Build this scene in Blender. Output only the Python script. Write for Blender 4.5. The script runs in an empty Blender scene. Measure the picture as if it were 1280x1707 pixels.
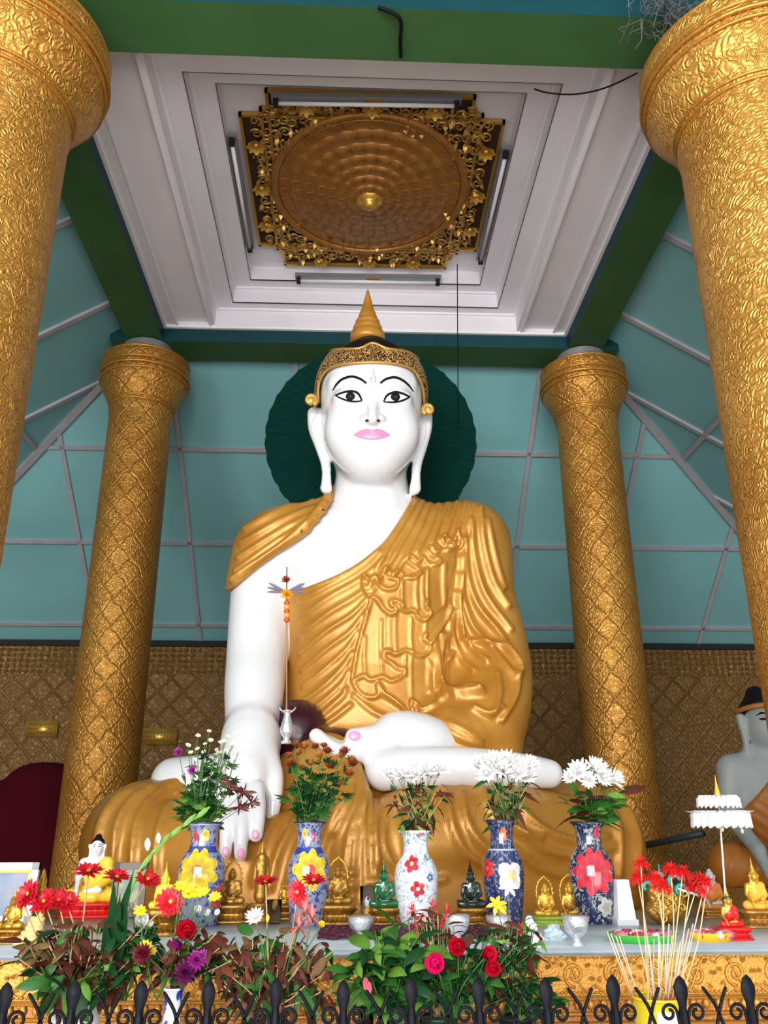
import bpy, bmesh, math, random
import numpy as np
from mathutils import Vector, Matrix
random.seed(7); np.random.seed(7)
S = bpy.context.scene
COL = S.collection
PIx = math.pi
EYE = 1.6
# ------------------------------------------------------------------ camera
FPX = 1395.0
_p, _y, _r = math.radians(20.54), math.radians(2.36), math.radians(0.14)
_r0 = np.array([math.cos(_y), -math.sin(_y), 0]); _f0 = np.array([math.sin(_y), math.cos(_y), 0]); _z = np.array([0, 0, 1.0])
FW = math.cos(_p)*_f0 + math.sin(_p)*_z
_u0 = -math.sin(_p)*_f0 + math.cos(_p)*_z
RT = math.cos(_r)*_r0 - math.sin(_r)*_u0
UP = math.sin(_r)*_r0 + math.cos(_r)*_u0
cam_d = bpy.data.cameras.new('camera')
cam = bpy.data.objects.new('camera', cam_d); COL.objects.link(cam)
cam_d.sensor_fit = 'HORIZONTAL'; cam_d.sensor_width = 36.0; cam_d.lens = 36.0*FPX/1280.0
cam_d.clip_start = 0.05; cam_d.clip_end = 200
M = Matrix(((RT[0], UP[0], -FW[0], 0), (RT[1], UP[1], -FW[1], 0), (RT[2], UP[2], -FW[2], EYE), (0, 0, 0, 1)))
cam.matrix_world = M
S.camera = cam
# ------------------------------------------------------------------ world, lights, exposure
W = bpy.data.worlds.new('world'); S.world = W; W.use_nodes = True
nt = W.node_tree; bg = nt.nodes['Background']
bg.inputs[0].default_value = (0.93, 0.96, 1.0, 1); bg.inputs[1].default_value = 0.85
def area_light(name, loc, target, sx, sy, power, color=(1, 1, 1)):
    d = bpy.data.lights.new(name, 'AREA'); d.shape = 'RECTANGLE'; d.size = sx; d.size_y = sy; d.energy = power; d.color = color
    o = bpy.data.objects.new(name, d); COL.objects.link(o); o.location = loc
    o.rotation_euler = (Vector(target)-Vector(loc)).to_track_quat('-Z', 'Y').to_euler()
    return o
area_light('daylight_from_entrance', (-3.6, -11.5, 4.2), (0.3, 6, 3.2), 11.0, 6.5, 2900, (1.0, 0.98, 0.95))
area_light('added_ceiling_fill', (0.5, -4.5, 0.15), (0.1, 4.5, 6.2), 12.0, 5.0, 900, (1.0, 0.97, 0.97))  # unseen fill lamp, added low to brighten the ceiling
S.view_settings.view_transform = 'Standard'; S.view_settings.look = 'None'
S.view_settings.exposure = 0.0; S.view_settings.gamma = 1.0; S.view_settings.use_curve_mapping = False

# ------------------------------------------------------------------ pixel helpers: a pixel and a depth give a world point
def ray(px, py): return (px-640.0)*RT + (853.5-py)*UP + FPX*FW
def P(px, py, Y):
    d = ray(px, py); q = d*(Y/d[1]); return (q[0], q[1], q[2]+EYE)
def PX(V):
    V = np.asarray(V, float) - np.array([0, 0, EYE]); w = V@FW
    return 640+FPX*(V@RT)/w, 853.5-FPX*(V@UP)/w
def pxm(Y, Z):      # pixels per metre at a place
    return FPX/(Y*FW[1]+(Z-EYE)*FW[2])

# ------------------------------------------------------------------ objects
ORG = {}
def tag(o, label=None, cat=None, group=None, kind=None):
    if label: o['label'] = label
    if cat: o['category'] = cat
    if group: o['group'] = group
    if kind: o['kind'] = kind
    return o
def thing(name, loc, label, cat, group=None):
    o = bpy.data.objects.new(name, None); COL.objects.link(o); o.location = loc
    o.empty_display_size = 0.1; ORG[o.name] = Vector(loc)
    return tag(o, label, cat, group)
def dup(root, loc, rotz=0, scale=1, label=None, group=None, rot=None):
    r = root.copy(); COL.objects.link(r); r.location = loc
    r.rotation_euler = rot if rot else (0, 0, rotz); r.scale = (scale,)*3
    if label: r['label'] = label
    if group: r['group'] = group
    def rec(a, b):
        for ch in KIDS.get(a.name, []):
            c = ch.copy(); COL.objects.link(c); c.parent = b
            KIDS.setdefault(b.name, []).append(c); rec(ch, c)
    rec(root, r)
    return r
KIDS = {}
class MB:
    def __init__(s): s.v = []; s.f = []; s.m = []
    def add(s, V, F, m=0):
        n = len(s.v); s.v.extend([tuple(float(c) for c in p) for p in V])
        s.f.extend([tuple(i+n for i in f) for f in F]); s.m.extend([m]*len(F)); return s
    def box(s, lo, hi, m=0, bev=0):
        (a, b, c), (d, e, f) = lo, hi
        if bev <= 0:
            V = [(a,b,c),(d,b,c),(d,e,c),(a,e,c),(a,b,f),(d,b,f),(d,e,f),(a,e,f)]
            return s.add(V, [(0,3,2,1),(4,5,6,7),(0,1,5,4),(1,2,6,5),(2,3,7,6),(3,0,4,7)], m)
        bm = bmesh.new(); bmesh.ops.create_cube(bm, size=1)
        for v in bm.verts: v.co = Vector(((a+d)/2+v.co.x*(d-a), (b+e)/2+v.co.y*(e-b), (c+f)/2+v.co.z*(f-c)))
        bmesh.ops.bevel(bm, geom=bm.edges[:], offset=bev, segments=2, affect='EDGES')
        bm.verts.index_update()
        V = [v.co[:] for v in bm.verts]; F = [[v.index for v in q.verts] for q in bm.faces]; bm.free()
        return s.add(V, F, m)
    def obox(s, c, ax, ay, az, m=0):      # centre and three half-axis vectors
        c, ax, ay, az = map(np.array, (c, ax, ay, az)); V = []
        for k in (-1, 1):
            for i, j in ((-1,-1),(1,-1),(1,1),(-1,1)): V.append(c+i*ax+j*ay+k*az)
        return s.add(V, [(0,3,2,1),(4,5,6,7),(0,1,5,4),(1,2,6,5),(2,3,7,6),(3,0,4,7)], m)
    def tube(s, pts, r, n=8, m=0, cap=True, closed=False, flat=1.0):
        P_ = [Vector(p) for p in pts]; k = len(P_)
        R = r if hasattr(r, '__len__') else [r]*k
        V = []; F = []; ref = None
        for i in range(k):
            if closed: t = P_[(i+1) % k]-P_[i-1]
            else: t = P_[min(i+1, k-1)]-P_[max(i-1, 0)]
            if t.length < 1e-9: t = Vector((0, 0, 1))
            t.normalize()
            if ref is None:
                ref = Vector((0, 0, 1)) if abs(t.z) < .9 else Vector((1, 0, 0))
            a = ref - t*ref.dot(t)
            if a.length < 1e-6: a = t.orthogonal()
            a.normalize(); ref = a; b = t.cross(a)
            for j in range(n):
                an = 2*PIx*j/n; V.append(P_[i]+a*(math.cos(an)*R[i]*flat)+b*(math.sin(an)*R[i]))
        for i in range(k if closed else k-1):
            for j in range(n):
                i2 = (i+1) % k; F.append((i*n+j, i*n+(j+1) % n, i2*n+(j+1) % n, i2*n+j))
        if cap and not closed: F.append(tuple(range(n-1, -1, -1))); F.append(tuple(range((k-1)*n, k*n)))
        return s.add(V, F, m)
    def lathe(s, prof, c=(0, 0, 0), n=32, m=0, mod=None, close=True):   # prof: (r, z)
        V = []; F = []; k = len(prof)
        for (r, z) in prof:
            for j in range(n):
                an = 2*PIx*j/n; rr = r*(mod(an, z) if mod else 1)
                V.append((c[0]+rr*math.cos(an), c[1]+rr*math.sin(an), c[2]+z))
        for i in range(k-1):
            for j in range(n): F.append((i*n+j, i*n+(j+1) % n, (i+1)*n+(j+1) % n, (i+1)*n+j))
        if close:
            F.append(tuple(range(n-1, -1, -1))); F.append(tuple(range((k-1)*n, k*n)))
        return s.add(V, F, m)
    def ball(s, c, r, n=12, k=8, m=0):
        r = r if hasattr(r, '__len__') else (r, r, r)
        V = [(c[0], c[1], c[2]-r[2])]; F = []
        for i in range(1, k):
            a = -PIx/2+PIx*i/k
            for j in range(n):
                b = 2*PIx*j/n; V.append((c[0]+r[0]*math.cos(a)*math.cos(b), c[1]+r[1]*math.cos(a)*math.sin(b), c[2]+r[2]*math.sin(a)))
        V.append((c[0], c[1], c[2]+r[2])); L = len(V)-1
        for j in range(n):
            F.append((0, 1+(j+1) % n, 1+j)); F.append((L, 1+(k-2)*n+j, 1+(k-2)*n+(j+1) % n))
            for i in range(k-2): F.append((1+i*n+j, 1+i*n+(j+1) % n, 1+(i+1)*n+(j+1) % n, 1+(i+1)*n+j))
        return s.add(V, F, m)
    def petal(s, base, d, up, L, w, curl=.3, n=4, m=0, tip=0.15, thick=0.0, cup=.25):
        # a leaf or petal: starts at base, runs along d, curls towards up
        base, d, up = Vector(base), Vector(d).normalized(), Vector(up); up = (up-d*up.dot(d)).normalized(); sd = d.cross(up)
        V = []; F = []
        for i in range(n+1):
            t = i/n; wd = w*math.sin(PIx*min(1, (t*(1-tip)+.08)))**.8 if t < 1 else w*tip
            ang = curl*t
            p = base + d*(L*t*math.cos(ang*.6)) + up*(L*t*math.sin(ang*.8))
            V += [p-sd*wd+up*wd*cup, p, p+sd*wd+up*wd*cup]
        for i in range(n):
            for j in (0, 1): F.append((i*3+j, i*3+j+1, i*3+j+4, i*3+j+3))
        return s.add(V, F, m)
    def build(s, name, mats, parent=None, smooth=True, org=None, ang=None):
        o_ = org if org is not None else (ORG[parent.name] if parent is not None and parent.name in ORG else Vector((0, 0, 0)))
        me = bpy.data.meshes.new(name)
        me.from_pydata([(x-o_[0], y-o_[1], z-o_[2]) for x, y, z in s.v], [], s.f)
        if not isinstance(mats, (list, tuple)): mats = [mats]
        for mm in mats: me.materials.append(mm)
        if len(mats) > 1: me.polygons.foreach_set('material_index', s.m)
        if smooth: me.shade_smooth()
        me.update()
        o = bpy.data.objects.new(name, me); COL.objects.link(o)
        if smooth and ang:
            try: me.set_sharp_from_angle(angle=math.radians(ang))
            except Exception: pass
        if parent is not None:
            o.parent = parent; ORG[o.name] = Vector(o_); KIDS.setdefault(parent.name, []).append(o)
        else:
            o.location = o_; ORG[o.name] = Vector(o_)
        return o
def npmesh(name, V, F, mats, parent=None, org=(0, 0, 0), smooth=True, fm=None):
    me = bpy.data.meshes.new(name)
    V = np.asarray(V, np.float64)-np.array(org); F = np.asarray(F, np.int32)
    me.vertices.add(len(V)); me.vertices.foreach_set('co', V.ravel())
    k = F.shape[1]; me.loops.add(F.size); me.loops.foreach_set('vertex_index', F.ravel())
    me.polygons.add(len(F)); me.polygons.foreach_set('loop_start', np.arange(len(F))*k)
    me.polygons.foreach_set('loop_total', np.full(len(F), k))
    if not isinstance(mats, (list, tuple)): mats = [mats]
    for mm in mats: me.materials.append(mm)
    if fm is not None: me.polygons.foreach_set('material_index', np.asarray(fm, np.int32))
    me.update(calc_edges=True); me.validate()
    if smooth: me.shade_smooth()
    o = bpy.data.objects.new(name, me); COL.objects.link(o)
    if parent is not None: o.parent = parent; ORG[o.name] = Vector(org); KIDS.setdefault(parent.name, []).append(o)
    else: o.location = org; ORG[o.name] = Vector(org)
    return o
def struct(o): o['kind'] = 'structure'; return o
def catmull(pts, k=6, closed=False):
    pts = [np.array(p, float) for p in pts]; out = []; n = len(pts)
    for i in range(n if closed else n-1):
        if closed: a, b, c, d = pts[i-1], pts[i], pts[(i+1) % n], pts[(i+2) % n]
        else: a, b, c, d = pts[max(i-1, 0)], pts[i], pts[i+1], pts[min(i+2, n-1)]
        for j in range(k):
            t = j/k; out.append(.5*((2*b)+(-a+c)*t+(2*a-5*b+4*c-d)*t*t+(-a+3*b-3*c+d)*t**3))
    if not closed: out.append(pts[-1])
    return out

# ------------------------------------------------------------------ node materials: a small expression builder
class E:
    def __init__(s, nt, sock): s.nt, s.s = nt, sock
    def _m(s, op, *a):
        n = s.nt.nodes.new('ShaderNodeMath'); n.operation = op
        for i, x in enumerate((s,)+a):
            if isinstance(x, E): s.nt.links.new(x.s, n.inputs[i])
            else: n.inputs[i].default_value = x
        return E(s.nt, n.outputs[0])
    def __add__(s, o): return s._m('ADD', o)
    def __sub__(s, o): return s._m('SUBTRACT', o)
    def __mul__(s, o): return s._m('MULTIPLY', o)
    def __truediv__(s, o): return s._m('DIVIDE', o)
    def __radd__(s, o): return s._m('ADD', o)
    def __rmul__(s, o): return s._m('MULTIPLY', o)
    def __rsub__(s, o): return (s*-1.0)+o
    def sin(s): return s._m('SINE')
    def cos(s): return s._m('COSINE')
    def abs(s): return s._m('ABSOLUTE')
    def fract(s): return s._m('FRACT')
    def floor(s): return s._m('FLOOR')
    def min(s, o): return s._m('MINIMUM', o)
    def max(s, o): return s._m('MAXIMUM', o)
    def pow(s, o): return s._m('POWER', o)
    def lt(s, o): return s._m('LESS_THAN', o)
    def gt(s, o): return s._m('GREATER_THAN', o)
    def atan2(s, o): return s._m('ARCTAN2', o)
    def sqrt(s): return s._m('SQRT')
    def ss(s, a, b):
        n = s.nt.nodes.new('ShaderNodeMapRange'); n.interpolation_type = 'SMOOTHSTEP'
        s.nt.links.new(s.s, n.inputs[0]); n.inputs[1].default_value = a; n.inputs[2].default_value = b
        return E(s.nt, n.outputs[0])
class Mt:
    def __init__(s, name, rough=.5, metal=0, spec=.5, coat=0, color=(.5, .5, .5), emit=None):
        s.m = bpy.data.materials.new(name); s.m.use_nodes = True; s.nt = s.m.node_tree
        s.b = s.nt.nodes['Principled BSDF']; b = s.b.inputs
        b['Roughness'].default_value = rough; b['Metallic'].default_value = metal
        b['Specular IOR Level'].default_value = spec; b['Coat Weight'].default_value = coat
        b['Base Color'].default_value = (*color, 1)
        if emit: b['Emission Color'].default_value = (*color, 1); b['Emission Strength'].default_value = emit
        s.m.diffuse_color = (*color, 1)
    def tc(s, kind='Object'):
        if not hasattr(s, '_tc'): s._tc = s.nt.nodes.new('ShaderNodeTexCoord')
        return s._tc.outputs[kind]
    def xyz(s, kind='Object'):
        n = s.nt.nodes.new('ShaderNodeSeparateXYZ'); s.nt.links.new(s.tc(kind), n.inputs[0])
        return [E(s.nt, n.outputs[i]) for i in range(3)]
    def comb(s, x, y, z=0):
        n = s.nt.nodes.new('ShaderNodeCombineXYZ')
        for i, q in enumerate((x, y, z)):
            if isinstance(q, E): s.nt.links.new(q.s, n.inputs[i])
            else: n.inputs[i].default_value = q
        return n.outputs[0]
    def noise(s, sc, det=3, rough=.5, vec=None, dist=0):
        n = s.nt.nodes.new('ShaderNodeTexNoise'); n.inputs['Scale'].default_value = sc; n.inputs['Detail'].default_value = det
        n.inputs['Roughness'].default_value = rough; n.inputs['Distortion'].default_value = dist
        s.nt.links.new(vec if vec is not None else s.tc(), n.inputs['Vector']); return E(s.nt, n.outputs[0])
    def voro(s, sc, vec=None, feat='F1', rnd=1):
        n = s.nt.nodes.new('ShaderNodeTexVoronoi'); n.feature = feat; n.inputs['Scale'].default_value = sc; n.inputs['Randomness'].default_value = rnd
        s.nt.links.new(vec if vec is not None else s.tc(), n.inputs['Vector']); return E(s.nt, n.outputs[0])
    def mix(s, fac, a, b):
        n = s.nt.nodes.new('ShaderNodeMix'); n.data_type = 'RGBA'
        s.nt.links.new(fac.s, n.inputs[0])
        for k, q in ((6, a), (7, b)):
            if isinstance(q, tuple): n.inputs[k].default_value = (*q[:3], 1)
            else: s.nt.links.new(q, n.inputs[k])
        return n.outputs[2]
    def color(s, sock): s.nt.links.new(sock, s.b.inputs['Base Color']); return s
    def rough(s, e): s.nt.links.new(e.s, s.b.inputs['Roughness']); return s
    def bump(s, h, dist=.01, strength=1):
        n = s.nt.nodes.new('ShaderNodeBump'); n.inputs['Strength'].default_value = strength; n.inputs['Distance'].default_value = dist
        s.nt.links.new(h.s, n.inputs['Height']); s.nt.links.new(n.outputs[0], s.b.inputs['Normal']); return s
def plain(name, c, rough=.5, metal=0, coat=0, bump=None, var=None, spec=.5):
    m = Mt(name, rough, metal, spec, coat, c)
    if var: m.color(m.mix(m.noise(var[0], 4), tuple(x*(1-var[1]) for x in c), tuple(min(1, x*(1+var[1])) for x in c)))
    if bump: m.bump(m.noise(bump[0], 4), bump[1])
    return m.m
def glass(name, c=(1, 1, 1), rough=.02):
    m = Mt(name, rough, 0, .5, 0, c); m.b.inputs['Transmission Weight'].default_value = 1.0; m.b.inputs['IOR'].default_value = 1.3
    return m.m

GOLD = (0.62, 0.30, 0.05)
def robe_gold():
    m = Mt('robe gold paint', .36, .28, .5, .1, GOLD)
    n = m.noise(3.0, 5, .6)
    m.color(m.mix(n.ss(.3, .75), (0.43, 0.185, 0.022), (0.56, 0.28, 0.045)))
    m.rough(m.noise(9, 4)*.22+.28); return m.bump(m.noise(60, 3), .001).m
def column_rear():
    m = Mt('embossed gold lozenge', .38, .6, .5, .0, GOLD)
    u, v, w = m.xyz('UV')
    uv = m.comb(u, v)
    wob = m.noise(9, 2, .5, uv)*.3+(u*9*2*PIx*1.0).sin()*(v*4*2*PIx).sin()*.05
    a = ((u*9+v*4.0+wob).fract()-.5).abs(); b = ((u*9-v*4.0+wob).fract()-.5).abs()
    a2 = (.5-a); b2 = (.5-b)
    line = a2.min(b2)
    ridge = line.ss(.0, .055)
    m2 = m.comb(u*40, v*20)
    fil = m.voro(1.0, m2); sw = (fil*16+m.noise(2.2, 3, .6, m2)*6).sin()
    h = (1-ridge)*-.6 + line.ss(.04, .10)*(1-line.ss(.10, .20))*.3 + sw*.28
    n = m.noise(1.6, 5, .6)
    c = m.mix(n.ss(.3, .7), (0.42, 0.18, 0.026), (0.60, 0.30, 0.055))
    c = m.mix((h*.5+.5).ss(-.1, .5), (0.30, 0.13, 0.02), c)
    return m.color(c).bump(h, .008, .8).m
def column_front():
    m = Mt('embossed gold swirl', .36, .55, .5, .0, GOLD)
    u, v, w = m.xyz('UV'); q = m.comb(u*38, v*14)
    n0 = m.noise(1.3, 2, .5, q)
    q2 = m.comb(u*38+n0*1.1, v*14+n0*.9)
    d = m.voro(.9, q2); sw = (d*30+n0*9).sin(); boss = 1-d.ss(.05, .13)
    e = m.voro(3.3, q2, 'SMOOTH_F1')
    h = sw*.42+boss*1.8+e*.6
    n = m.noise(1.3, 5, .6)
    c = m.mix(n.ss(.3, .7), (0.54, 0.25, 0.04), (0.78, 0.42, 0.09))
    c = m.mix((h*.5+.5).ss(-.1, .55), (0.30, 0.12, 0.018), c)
    return m.color(c).bump(h, .006, 1).m
def wall_gold():
    m = Mt('gold lozenge wall', .5, .35, .5, 0, GOLD)
    x, y, z = m.xyz(); zt = (z-3.87)
    a = .5-((x/.33+z/.34).fract()-.5).abs(); b = .5-((x/.33-z/.34).fract()-.5).abs()
    ln = a.min(b)
    up = zt.gt(-.42)
    sc = (((x/.17).fract()-.5).abs()*2.2+((z/.14).fract())).sin()
    rows = ((z/.07)*PIx*2).sin()*.4+((x/.085)*PIx*2).sin()*.4
    fil = (m.voro(14)*16+m.noise(18, 3)*4).sin()*.35
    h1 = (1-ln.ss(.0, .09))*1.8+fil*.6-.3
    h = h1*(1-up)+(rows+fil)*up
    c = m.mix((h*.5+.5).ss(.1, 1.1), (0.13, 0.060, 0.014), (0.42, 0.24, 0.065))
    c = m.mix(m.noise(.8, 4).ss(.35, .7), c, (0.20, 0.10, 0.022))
    return m.color(c).bump(h, .012).m
M_ROBE = robe_gold(); M_CR = column_rear(); M_CF = column_front(); M_WG = wall_gold()
M_SKIN = plain('white enamel skin', (0.70, 0.715, 0.74), .18, 0, .4)
M_LIP = plain('pink lip paint', (0.80, 0.26, 0.44), .3)
M_NAIL = plain('pink nail paint', (0.85, 0.36, 0.58), .25)
M_EARP = plain('pale pink ear line', (0.72, 0.56, 0.62), .3)
M_BLACK = plain('black paint', (0.004, 0.004, 0.006), .6, 0, 0, None, None, .15)
M_HAIR = plain('black hair paint', (0.006, 0.006, 0.008), .5, 0, 0, None, None, .2)
M_GOLDF = plain('gold figure paint', (0.66, 0.37, 0.06), .3, .6, 0, (40, .002), (20, .25))
M_GOLDD = plain('old gold carving', (0.42, 0.22, 0.045), .38, .6, 0, (60, .002), (14, .45))
M_WHITEP = plain('white painted boards', (0.80, 0.77, 0.82), .5, 0, 0, None, (2.5, .07))
M_WHITE2 = plain('white painted edge', (0.86, 0.84, 0.87), .5)
M_GREEN = plain('green beam paint', (0.040, 0.110, 0.035), .55, 0, 0, None, (1.6, .3), .25)
M_TEAL = plain('teal beam paint', (0.004, 0.045, 0.055), .55, 0, 0, None, (2, .3), .25)
M_ROOF = plain('turquoise roof board', (0.20, 0.45, 0.47), .5, 0, 0, None, (.7, .28))
M_BATTEN = plain('greyish pink batten', (0.36, 0.35, 0.38), .6, 0, 0, None, (6, .2))
M_DARK = plain('dark gap', (0.008, 0.008, 0.010), .8)
M_JOINT = plain('grey joint shadow gap', (0.16, 0.15, 0.17), .8)
M_IRON = plain('black iron', (0.004, 0.0045, 0.007), .5, 0, 0, (50, .002), None, .12)
M_STEEL = plain('fixture metal', (0.30, 0.31, 0.34), .4, .4)
M_TUBEL = plain('unlit tube', (0.85, 0.85, 0.88), .15)
M_RINGG = plain('gold moulding ring', (0.52, 0.25, 0.04), .35, .6, 0, (40, .004), (20, .3))
def floor_mat():
    m = Mt('pale floor tiles', .25, 0, .5, 0, (.6, .6, .6)); x, y, z = m.xyz()
    g = ((x/.6).fract()-.5).abs().max(((y/.6).fract()-.5).abs())
    return m.color(m.mix(g.gt(.494), (.74, .72, .70), (.30, .29, .27))).m

# ------------------------------------------------------------------ room shell
CX = 0.137; CW = 2.269
struct(MB().box((-14, -14, -.2), (14, 13, 0)).build('floor', floor_mat(), None, False))
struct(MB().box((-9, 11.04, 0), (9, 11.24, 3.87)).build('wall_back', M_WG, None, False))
struct(MB().box((-6.75, 2.2, 0), (-6.6, 11.04, 3.9)).build('wall_left', M_WG, None, False))  # unseen side walls, put in to cut light from the sides
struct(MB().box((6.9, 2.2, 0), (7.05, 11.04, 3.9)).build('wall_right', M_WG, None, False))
struct(MB().box((-9, 10.99, 3.81), (9, 11.08, 3.885)).build('gap_strip_1', M_DARK, None, False))  # dark strip put in for the black gap above the wall
HB = 4.634+EYE; HC = 4.81+EYE; T = .187; YF, YR = 3.856, 7.65
# beams: teal faces, green underside
def beam(n, lo, hi):
    mb = MB(); mb.box(lo, hi, 0)
    mb.m = [1 if f == (0, 3, 2, 1) else 0 for f in [(0,3,2,1),(4,5,6,7),(0,1,5,4),(1,2,6,5),(2,3,7,6),(3,0,4,7)]]
    struct(mb.build(n, [M_TEAL, M_GREEN], None, False))
beam('ceiling_beam_front', (CX-3.2, YF-T, HB), (CX+3.2, YF+T, HC+.55))
beam('ceiling_beam_back', (CX-2.62, YR-T, HB), (CX+2.62, YR+T, HC+.55))
beam('ceiling_beam_left', (CX-CW-T, YF-T+.01, HB+.012), (CX-CW+T, YR+.45, HC+.55))
beam('ceiling_beam_right', (CX+CW-T, YF-T+.01, HB+.012), (CX+CW+T, YR+.45, HC+.55))
# nested coffer: frames of decreasing size at rising heights
def frame(mb, o, i, z0, z1, m=0):
    (a, b, c, d), (e, f, g, h) = o, i
    mb.box((a, b, z0), (c, f, z1), m); mb.box((a, h, z0), (c, d, z1), m)
    mb.box((a, f, z0), (e, h, z1), m); mb.box((g, f, z0), (c, h, z1), m)
x0, x1, y0, y1 = CX-CW+T, CX+CW-T, YF+T, YR-T
L0 = (x0, y0, x1, y1)
L1 = (-1.425, 4.20, 1.69, 7.43); L2 = (-1.235, 4.52, 1.482, 7.315); L3 = (-1.052, 4.78, 1.285, 7.185)
ceil_l = []
mb = MB()
mb.box((x0, y0, HC), (x1, L1[1], HC+.2)); mb.box((x0, L1[3], HC), (x1, y1, HC+.2))
for a, b in ((x0, x0+.14), (x0+.49, L1[0])): mb.box((a, L1[1], HC), (b, L1[3], HC+.2))
for a, b in ((x1-.14, x1), (L1[2], x1-.49)): mb.box((a, L1[1], HC), (b, L1[3], HC+.2))
mb.box((x0+.14, L1[1], HC+.035), (x0+.49, L1[3], HC+.2)); mb.box((x1-.49, L1[1], HC+.035), (x1-.14, L1[3], HC+.2))
CE = struct(mb.build('ceiling', M_WHITEP, None, False))
for k, (o, i, z) in enumerate(((L1, L2, 5.01), (L2, L3, 5.195))):
    mb = MB(); frame(mb, o, i, z+EYE, z+EYE+.185)
    o1 = mb.build('coffer_step', M_WHITEP, CE, False)
    mb = MB(); frame(mb, (i[0]-.006, i[1]-.006, i[2]+.006, i[3]+.006), i, z+EYE-.003, z+EYE+.01); mb.build('dark_joint', M_JOINT, CE, False)
    mb = MB()       # a thin batten lip along the lower edge of each step
    frame(mb, (o[0]+.0, o[1], o[2], o[3]), (o[0]+.022, o[1]+.022, o[2]-.022, o[3]-.022), z+EYE-.022, z+EYE)
    mb.build('edge_batten', M_WHITE2, CE, False)
mb = MB(); mb.box((L3[0], L3[1], 5.36+EYE), (L3[2], L3[3], 5.45+EYE)); mb.build('top_panel', M_WHITEP, CE, False)
mb = MB()
for q in (x0+.14, x0+.48, x1-.48, x1-.14): mb.box((q-.012, L1[1], HC-.012), (q+.012, L1[3], HC+.0))
frame(mb, (x0, y0, x1, y1), (x0+.03, y0+.03, x1-.03, y1-.03), HC-.03, HC)
mb.build('cover_strip', M_WHITE2, CE, False)
# sloping turquoise roof boards behind and beside the bay, with battens
YB, SB, SS = YR+T, .79, .626
xl, xr = CX-CW-T, CX+CW+T
def zb(y): return HC-SB*(y-YB)
def zs(x): return HC-SS*(abs(x-CX)-(CW+T))
dy = 11.04-YB; dx = dy*SB/SS
def slab(name, quad, mat, th=.05, parent=None):
    V = list(quad)+[(a, b, c+th) for a, b, c in quad]; n = len(quad)
    F = [tuple(range(n))[::-1], tuple(range(n, 2*n))]+[(i, (i+1) % n, n+(i+1) % n, n+i) for i in range(n)]
    return MB().add(V, F).build(name, mat, parent, False)
RB = struct(slab('ceiling_slope_back', [(xl, YB, HC), (xr, YB, HC), (xr+dx, 11.04, zb(11.04)), (xl-dx, 11.04, zb(11.04))], M_ROOF))
zl = zb(11.04)
RL = struct(slab('ceiling_slope_left', [(xl, YF-3, HC), (xl, YB, HC), (xl-dx, 11.04, zl), (xl-dx, YF-3, zl)], M_ROOF))
RR = struct(slab('ceiling_slope_right', [(xr, YF-3, HC), (xr, YB, HC), (xr+dx, 11.04, zl), (xr+dx, YF-3, zl)], M_ROOF))
def strip(a, b, w, nrm, parent, h=.03):
    a, b, nrm = Vector(a), Vector(b), Vector(nrm).normalized(); d = (b-a); sd = d.cross(nrm).normalized()
    return MB().obox((a+b)/2-nrm*h/2, d/2, sd*w/2, nrm*h/2).build('batten', M_BATTEN, parent, False)
nb = (0, SB, 1)
for y in (8.8, 9.81, 10.81):
    k = (y-YB)*SB/SS
    strip((xl-k, y, zb(y)), (xr+k, y, zb(y)), .05, nb, RB)
for x in (-4.63, -3.3, -1.97, -.63, .70, 2.05, 3.32, 4.69):
    ys = max(YB, YB+(abs(x-CX)-(CW+T))*SS/SB)
    strip((x, ys, zb(ys)), (x, 11.03, zb(11.03)), .05, nb, RB)
for sgn, par, xe in ((-1, RL, xl), (1, RR, xr)):
    ns = (sgn*SS, 0, 1)
    strip((xe, YB, HC), (xe+sgn*dx, 11.04, zl), .075, (sgn*SS*.5, SB*.5, 1), par, .06)
    for y in (3.4, 4.6, 5.8, 7.0, 8.15, 9.2):
        k = 0 if y < YB else (y-YB)*SB/SS
        strip((xe+sgn*k, y, zs(xe+sgn*k)), (xe+sgn*dx, y, zl), .055, ns, par)
    for k in (1.27, 2.54, 3.7):
        strip((xe+sgn*k, 1.0, zs(xe+sgn*k)), (xe+sgn*k, YB+k*SS/SB, zs(xe+sgn*k)), .055, ns, par)
# roof over the bay so that daylight comes in only below
slab('ceiling_deck', [(-7, .9, HC+.6), (7, .9, HC+.6), (7, YB, HC+.6), (-7, YB, HC+.6)], M_DARK)['kind'] = 'structure'
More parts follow.
